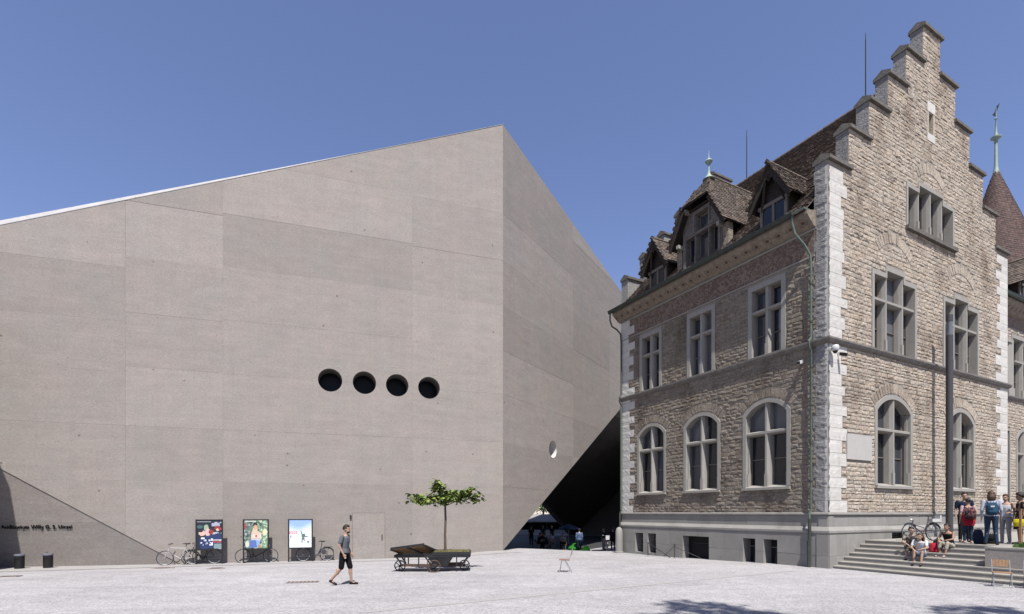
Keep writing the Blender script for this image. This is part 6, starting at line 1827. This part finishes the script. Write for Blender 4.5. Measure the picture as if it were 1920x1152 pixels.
# seated on the steps (facing down the steps: towards -A)
DOWN = RZ_OLD + math.pi
def step_pt(i, b, f=.5):
    q = old(.10 + .372 * (i + f), b); q.z = .11 + .156 * i; return q
person('dark-haired person in a dark patterned T-shirt sitting beside the woman in white', step_pt(4, 2.02, .4), DOWN + .35, rig('sit', drop=-.312, kx=.40, set={'head': (.17, .02, .765)}), 1.70, top=('camo', 'short'), bottom=('camo', 'crop'), hairstyle='bun', female=True, yaw=.5)
person('brown-haired woman in a white T-shirt and denim shorts sitting on the steps', step_pt(3, 2.50, .35), DOWN + .15, rig('sit', drop=-.312, kx=.36, set={'neck': (.15, 0, .60), 'head': (.20, .02, .735)}), 1.66, skin='skin', hair='hair_brown', top=('white_cloth', 'short'), bottom=('pale_denim', 'hot'), shoes='black_cloth', hairstyle='bob', female=True, yaw=-.4)
person('woman with sunglasses in a black sleeveless top sitting alone on the upper steps', step_pt(5, 3.02, .5), DOWN - .12, rig('sit', drop=-.312, kx=.38), 1.66, skin='skin_tan', top=('black_cloth', 'tank'), bottom=('beige_cloth', 'crop'), shoes='pink_cloth', hairstyle='bun', female=True)
# standing on the landing
def landing(x, y): return Vector((x, y, LZ))
AWAY = R(60)
person('young person with a red jacket tied round the waist, standing with a maroon backpack', landing(16.62, 18.85), R(64), rig('stand'), 1.58, hair='hair_dark', top=('pink_cloth', 'short'), bottom=('denim', 'long'), shoes='pink_cloth', female=True, tie='red_cloth', hairstyle='short')
person('tall person in a navy T-shirt and dark cap standing behind the red jacket', landing(17.05, 19.5), R(235), rig('stand'), 1.82, hair='hair_dark', top=('navy_cloth', 'short'), bottom=('black_cloth', 'long'), hairstyle='short')
person('person with long brown hair in a pale shirt and jeans carrying a blue backpack', landing(16.42, 17.72), R(52), rig('stand', set={'anL': (.02, .14, .09), 'anR': (-.02, -.13, .09), 'toL': (.16, .18, .03), 'toR': (.12, -.17, .03)}), 1.80, hair='hair_brown', top=('pale_shirt', 'long'), bottom=('denim', 'long'), shoes='shoe_dark', hairstyle='bob', female=True)
person('woman in a white top and light grey trousers standing behind the jeans wearer', landing(17.72, 18.56), R(200), rig('stand', set={'elR': (-.12, -.30, 1.16), 'wrR': (.06, -.16, 1.02), 'knL': (.08, .12, .49)}), 1.72, skin='skin', hair='hair_brown', top=('white_cloth', 'tank'), bottom=('light_grey', 'long'), shoes='shoe_white', hairstyle='tail', female=True)
person('woman in a dark floral dress with curly hair at the right edge', landing(17.72, 18.02), R(150), rig('stand', set={'elR': (.02, -.24, 1.14), 'wrR': (.22, -.14, 1.10)}), 1.74, skin='skin_tan', hair='hair_dark', top=('floral', 'short'), bottom=('floral', 'dress'), shoes='shoe_dark', hairstyle='curly', female=True)
# bags
def backpack(label, loc, rz, mk, h=.44, straps=True, name='backpack', tilt=0):
    b = thing(name, label, 'backpack', loc, rz, 'backpacks on and near the steps')
    if tilt: b.rotation_euler = (0, tilt, rz)
    mb = MB(); loft(mb, [(Vector((0, 0, 0)), .09, .14, 0), (Vector((-.02, 0, h * .3)), .115, .165, 0), (Vector((-.01, 0, h * .75)), .10, .155, 0), (Vector((.01, 0, h)), .05, .11, 0)]); o_ = mb.build('bag', mk, b); remesh(o_, .016, 3)
    mb = MB(); loft(mb, [(Vector((-.11, 0, .04)), .035, .10, 0), (Vector((-.125, 0, h * .25)), .045, .115, 0), (Vector((-.105, 0, h * .5)), .03, .10, 0)]); o_ = mb.build('pocket', mk, b); remesh(o_, .014, 2)
    mb = MB(); mb.tube([(.03, -.04, h - .02), (.03, -.03, h + .05), (.03, .03, h + .05), (.03, .04, h - .02)], .009, 6); mb.build('handle', 'black_plastic', b)
    if straps:
        for s_ in (-1, 1):
            mb = MB(); mb.tube([(.05, s_ * .09, h - .02), (.16, s_ * .12, h + .03), (.27, s_ * .13, h - .08), (.22, s_ * .14, h - .32), (.06, s_ * .12, .04)], .016, 6); mb.build('strap', mk, b, smooth=True)
    return b
def behind(x, y, z, rz, d): return Vector((x - d * math.cos(rz), y - d * math.sin(rz), z))
backpack('maroon patterned backpack worn above the red jacket', behind(16.62, 18.85, LZ + .86, R(64), .22), R(64), 'maroon_pattern', .43)
bb_ = backpack('square blue backpack with a white tag worn over the pale shirt', behind(16.42, 17.72, LZ + 1.02, R(52), .235), R(52), 'blue_bag', .43)
mb = MB(); mb.box(-.176, -.165, -.05, .05, .27, .32); mb.build('tag', 'white_metal', bb_)
backpack('large dark navy backpack standing on the landing between the groups', landing(16.48, 18.25), R(20), 'navy_cloth', .50, False, tilt=-.15)
backpack('grey-black backpack lying on the landing at the feet of the jeans wearer', landing(16.95, 18.3), R(50), 'black_cloth', .38, False, tilt=-.5)
backpack('red and black backpack leaning beside the woman seated alone', step_pt(4, 2.72, .5), DOWN + .3, 'red_cloth', .34, False, tilt=-.35)
backpack('patterned cloth bag on the upper step beside the seated woman', step_pt(5, 2.66, .6), DOWN, 'camo', .30, False, name='cloth_bag')
yb = thing('shoulder_bag', 'bright yellow bag held at the right edge by the floral dress', 'bag', (17.38, 17.72, LZ + .62), R(40))
mb = MB(); loft(mb, [(Vector((0, 0, 0)), .06, .15, 0), (Vector((0, 0, .15)), .075, .17, 0), (Vector((0, 0, .26)), .04, .15, 0)]); o_ = mb.build('bag', 'yellow_cloth', yb); remesh(o_, .016, 2)
mb = MB(); mb.tube([(0, -.12, .24), (0, -.06, .5), (0, .06, .5), (0, .12, .24)], .012); mb.build('strap', 'black_cloth', yb)

# ------------------------------------------------------------------ in and behind the passage
def floor(x, y): return on_ground(x, y, .012)
person('person in a blue shirt and dark trousers standing at the passage mouth', floor(5.02, 38.6), R(80), rig('stand'), 1.76, top=('blue_shirt', 'long'), bottom=('navy_cloth', 'long'), far=True)
for (x, y, rz, tp, bt, lb) in ((7.2, 40.6, 200, 'navy_cloth', 'light_grey', 'person in dark clothes with a pale hip bag deep in the passage'), (8.1, 41.5, 80, 'black_cloth', 'black_cloth', 'dim standing person beside the pale hip bag'),
                              (3.0, 50.0, 100, 'navy_cloth', 'navy_cloth', 'distant person in navy standing before the bright garden edge'), (3.9, 50.5, 250, 'black_cloth', 'black_cloth', 'distant person in black standing beside the navy figure'),
                              (1.75, 47.0, 80, 'black_cloth', 'black_cloth', 'dark figure standing where the wall meets the passage')):
    person(lb, floor(x, y), R(rz), rig('stand'), 1.74, top=(tp, 'short'), bottom=(bt, 'long'), far=True)
def cafe_chair(x, y, rz, lb):
    c = copy_tree(CH); c.location = floor(x, y); c.rotation_euler = (0, 0, R(rz)); c['label'] = lb; c['group'] = 'chairs in the passage'; return c
seats = [(2.1, 41.5, 20, 'black_cloth'), (2.75, 41.0, 190, 'navy_cloth'), (2.45, 44.0, 60, 'black_cloth'), (3.3, 42.5, 120, 'pale_shirt'), (4.1, 41.2, 250, 'light_grey')]
txt = ['leftmost seated figure', 'second seated figure from the left', 'seated figure at the back', 'seated figure in a pale shirt', 'seated figure in light grey']
for (x, y, rz, tp), tl in zip(seats, txt):
    cafe_chair(x, y, rz, 'shaded chair under the %s in the passage' % tl)
    person(tl + ' in the dark passage', floor(x, y) + Vector((0, 0, .46)), R(rz), rig('sit', drop=-.46), 1.72, top=(tp, 'short'), bottom=('black_cloth', 'long'), far=True)
pb = thing('parasol', 'low dull blue parasol above the seated figures in the passage', 'parasol', floor(5.35, 49.0))
mb = MB(); mb.tube([(0, 0, 0), (0, 0, 1.9)], .025); mb.build('pole', 'steel', pb)
mb = MB(); n = 8
vs = [(0, 0, 1.95)] + [(.95 * math.cos(2 * math.pi * i / n), .95 * math.sin(2 * math.pi * i / n), 1.55) for i in range(n)] + [(.95 * math.cos(2 * math.pi * i / n), .95 * math.sin(2 * math.pi * i / n), 1.42) for i in range(n)]
mb.add(vs, [(0, 1 + i, 1 + (i + 1) % n) for i in range(n)] + [(1 + i, 9 + i, 9 + (i + 1) % n, 1 + (i + 1) % n) for i in range(n)]); mb.build('canopy', 'parasol_blue', pb, recalc=False)
for x, y, s_, lb in ((4.72, 39.3, .62, 'dark lime beanbag left of the blue-shirted person'), (5.42, 38.3, .5, 'bright lime beanbag right of the blue-shirted person')):
    bg_ = thing('beanbag', lb, 'beanbag', floor(x, y), 0, 'lime beanbags at the passage mouth')
    mb = MB(); mb.ell((0, 0, .22 * s_ / .55), (.42 * s_ / .55, .38 * s_ / .55, .24 * s_ / .55), 16, 10); mb.ell((.08, 0, .4 * s_ / .55), (.25 * s_ / .55, .25 * s_ / .55, .2 * s_ / .55)); o_ = mb.build('cushion', 'lime' if 'bright' in lb else 'green_cloth', bg_); remesh(o_, .03, 3)
    mb = MB(); mb.tube([(.05, -.03, .58 * s_ / .55), (.05, 0, .64 * s_ / .55), (.05, .03, .58 * s_ / .55)], .012); mb.build('loop', 'black_cloth', bg_)
sb = thing('stone_bollard', 'round-headed pale stone guard post against the far corner of the old building', 'bollard', on_ground(6.25, 30.2), RZ_OLD)
mb = MB(); mb.lathe([(.22, -.1), (.21, .9), (.20, 1.25), (.15, 1.42), (.05, 1.5)], n=16); mb.build('post', 'plinth', sb, smooth=True)
mb = MB(); mb.lathe([(.25, -.1), (.25, .06), (.22, .09)], n=16); mb.build('foot', 'plinth', sb)
# garden beyond
GW = thing('garden_pavilion', 'low pavilion with a pale sloping roof in the garden beyond the passage', 'pavilion', (5.0, 76.0, ground(5, 76)))
mb = MB(); mb.add([(-9, -2.2, 1.75), (9, -2.2, 1.75), (9, 1.6, 2.75), (-9, 1.6, 2.75), (-9, -2.2, 1.62), (9, -2.2, 1.62), (9, 1.6, 2.6), (-9, 1.6, 2.6)], [(0, 1, 2, 3), (7, 6, 5, 4), (0, 4, 5, 1), (1, 5, 6, 2), (2, 6, 7, 3), (3, 7, 4, 0)]); mb.build('roof', 'plinth', GW)
mb = MB(); mb.box(-9, 9, .5, 1.3, 0, 2.3); mb.build('back_wall', 'dark_int', GW)
for x in (-8, -4, 0, 4, 8):
    mb = MB(); mb.box(x - .1, x + .1, -2, -1.8, 0, 1.62); mb.build('post', 'iron', GW)
mb = MB(); mb.box(-9, 9, -2.6, -2.3, 0, .55); mb.build('parapet', 'coping_pale', GW)
def garden_tree(x, y, h, r, seed, lb):
    t_ = thing('garden_tree', lb, 'tree', on_ground(x, y), 0, 'trees in the garden beyond the passage')
    rg = random.Random(seed); mb = MB(); mb.tube([(0, 0, 0), (.1, 0, h * .5), (0, 0, h * .8)], [.2, .15, .06], 8)
    cl = []
    for k in range(60):
        d = Vector((rg.gauss(0, 1), rg.gauss(0, 1), rg.gauss(0, 1))).normalized() * r * rg.random() ** .45; cl.append(Vector((0, 0, h * .62)) + Vector((d.x, d.y, d.z * .9)))
        if k % 6 == 0: mb.tube([(0, 0, h * .45), cl[-1]], [.06, .02], 5)
    mb.build('trunk', 'bark', t_, smooth=True)
    mb = MB()
    for q in cl: leaf_cluster(mb, q, .6, 16, rg, .38, .9)
    mb.build('crown', 'leaf_far', t_, recalc=False)
garden_tree(5.0, 84.0, 6.8, 3.2, 1, 'round green tree above the pavilion roof')
garden_tree(9.0, 92.0, 9.0, 4.0, 2, 'taller tree behind the round green tree')
garden_tree(-3.0, 90.0, 8.0, 3.6, 3, 'left garden tree mostly hidden by the concrete wall')
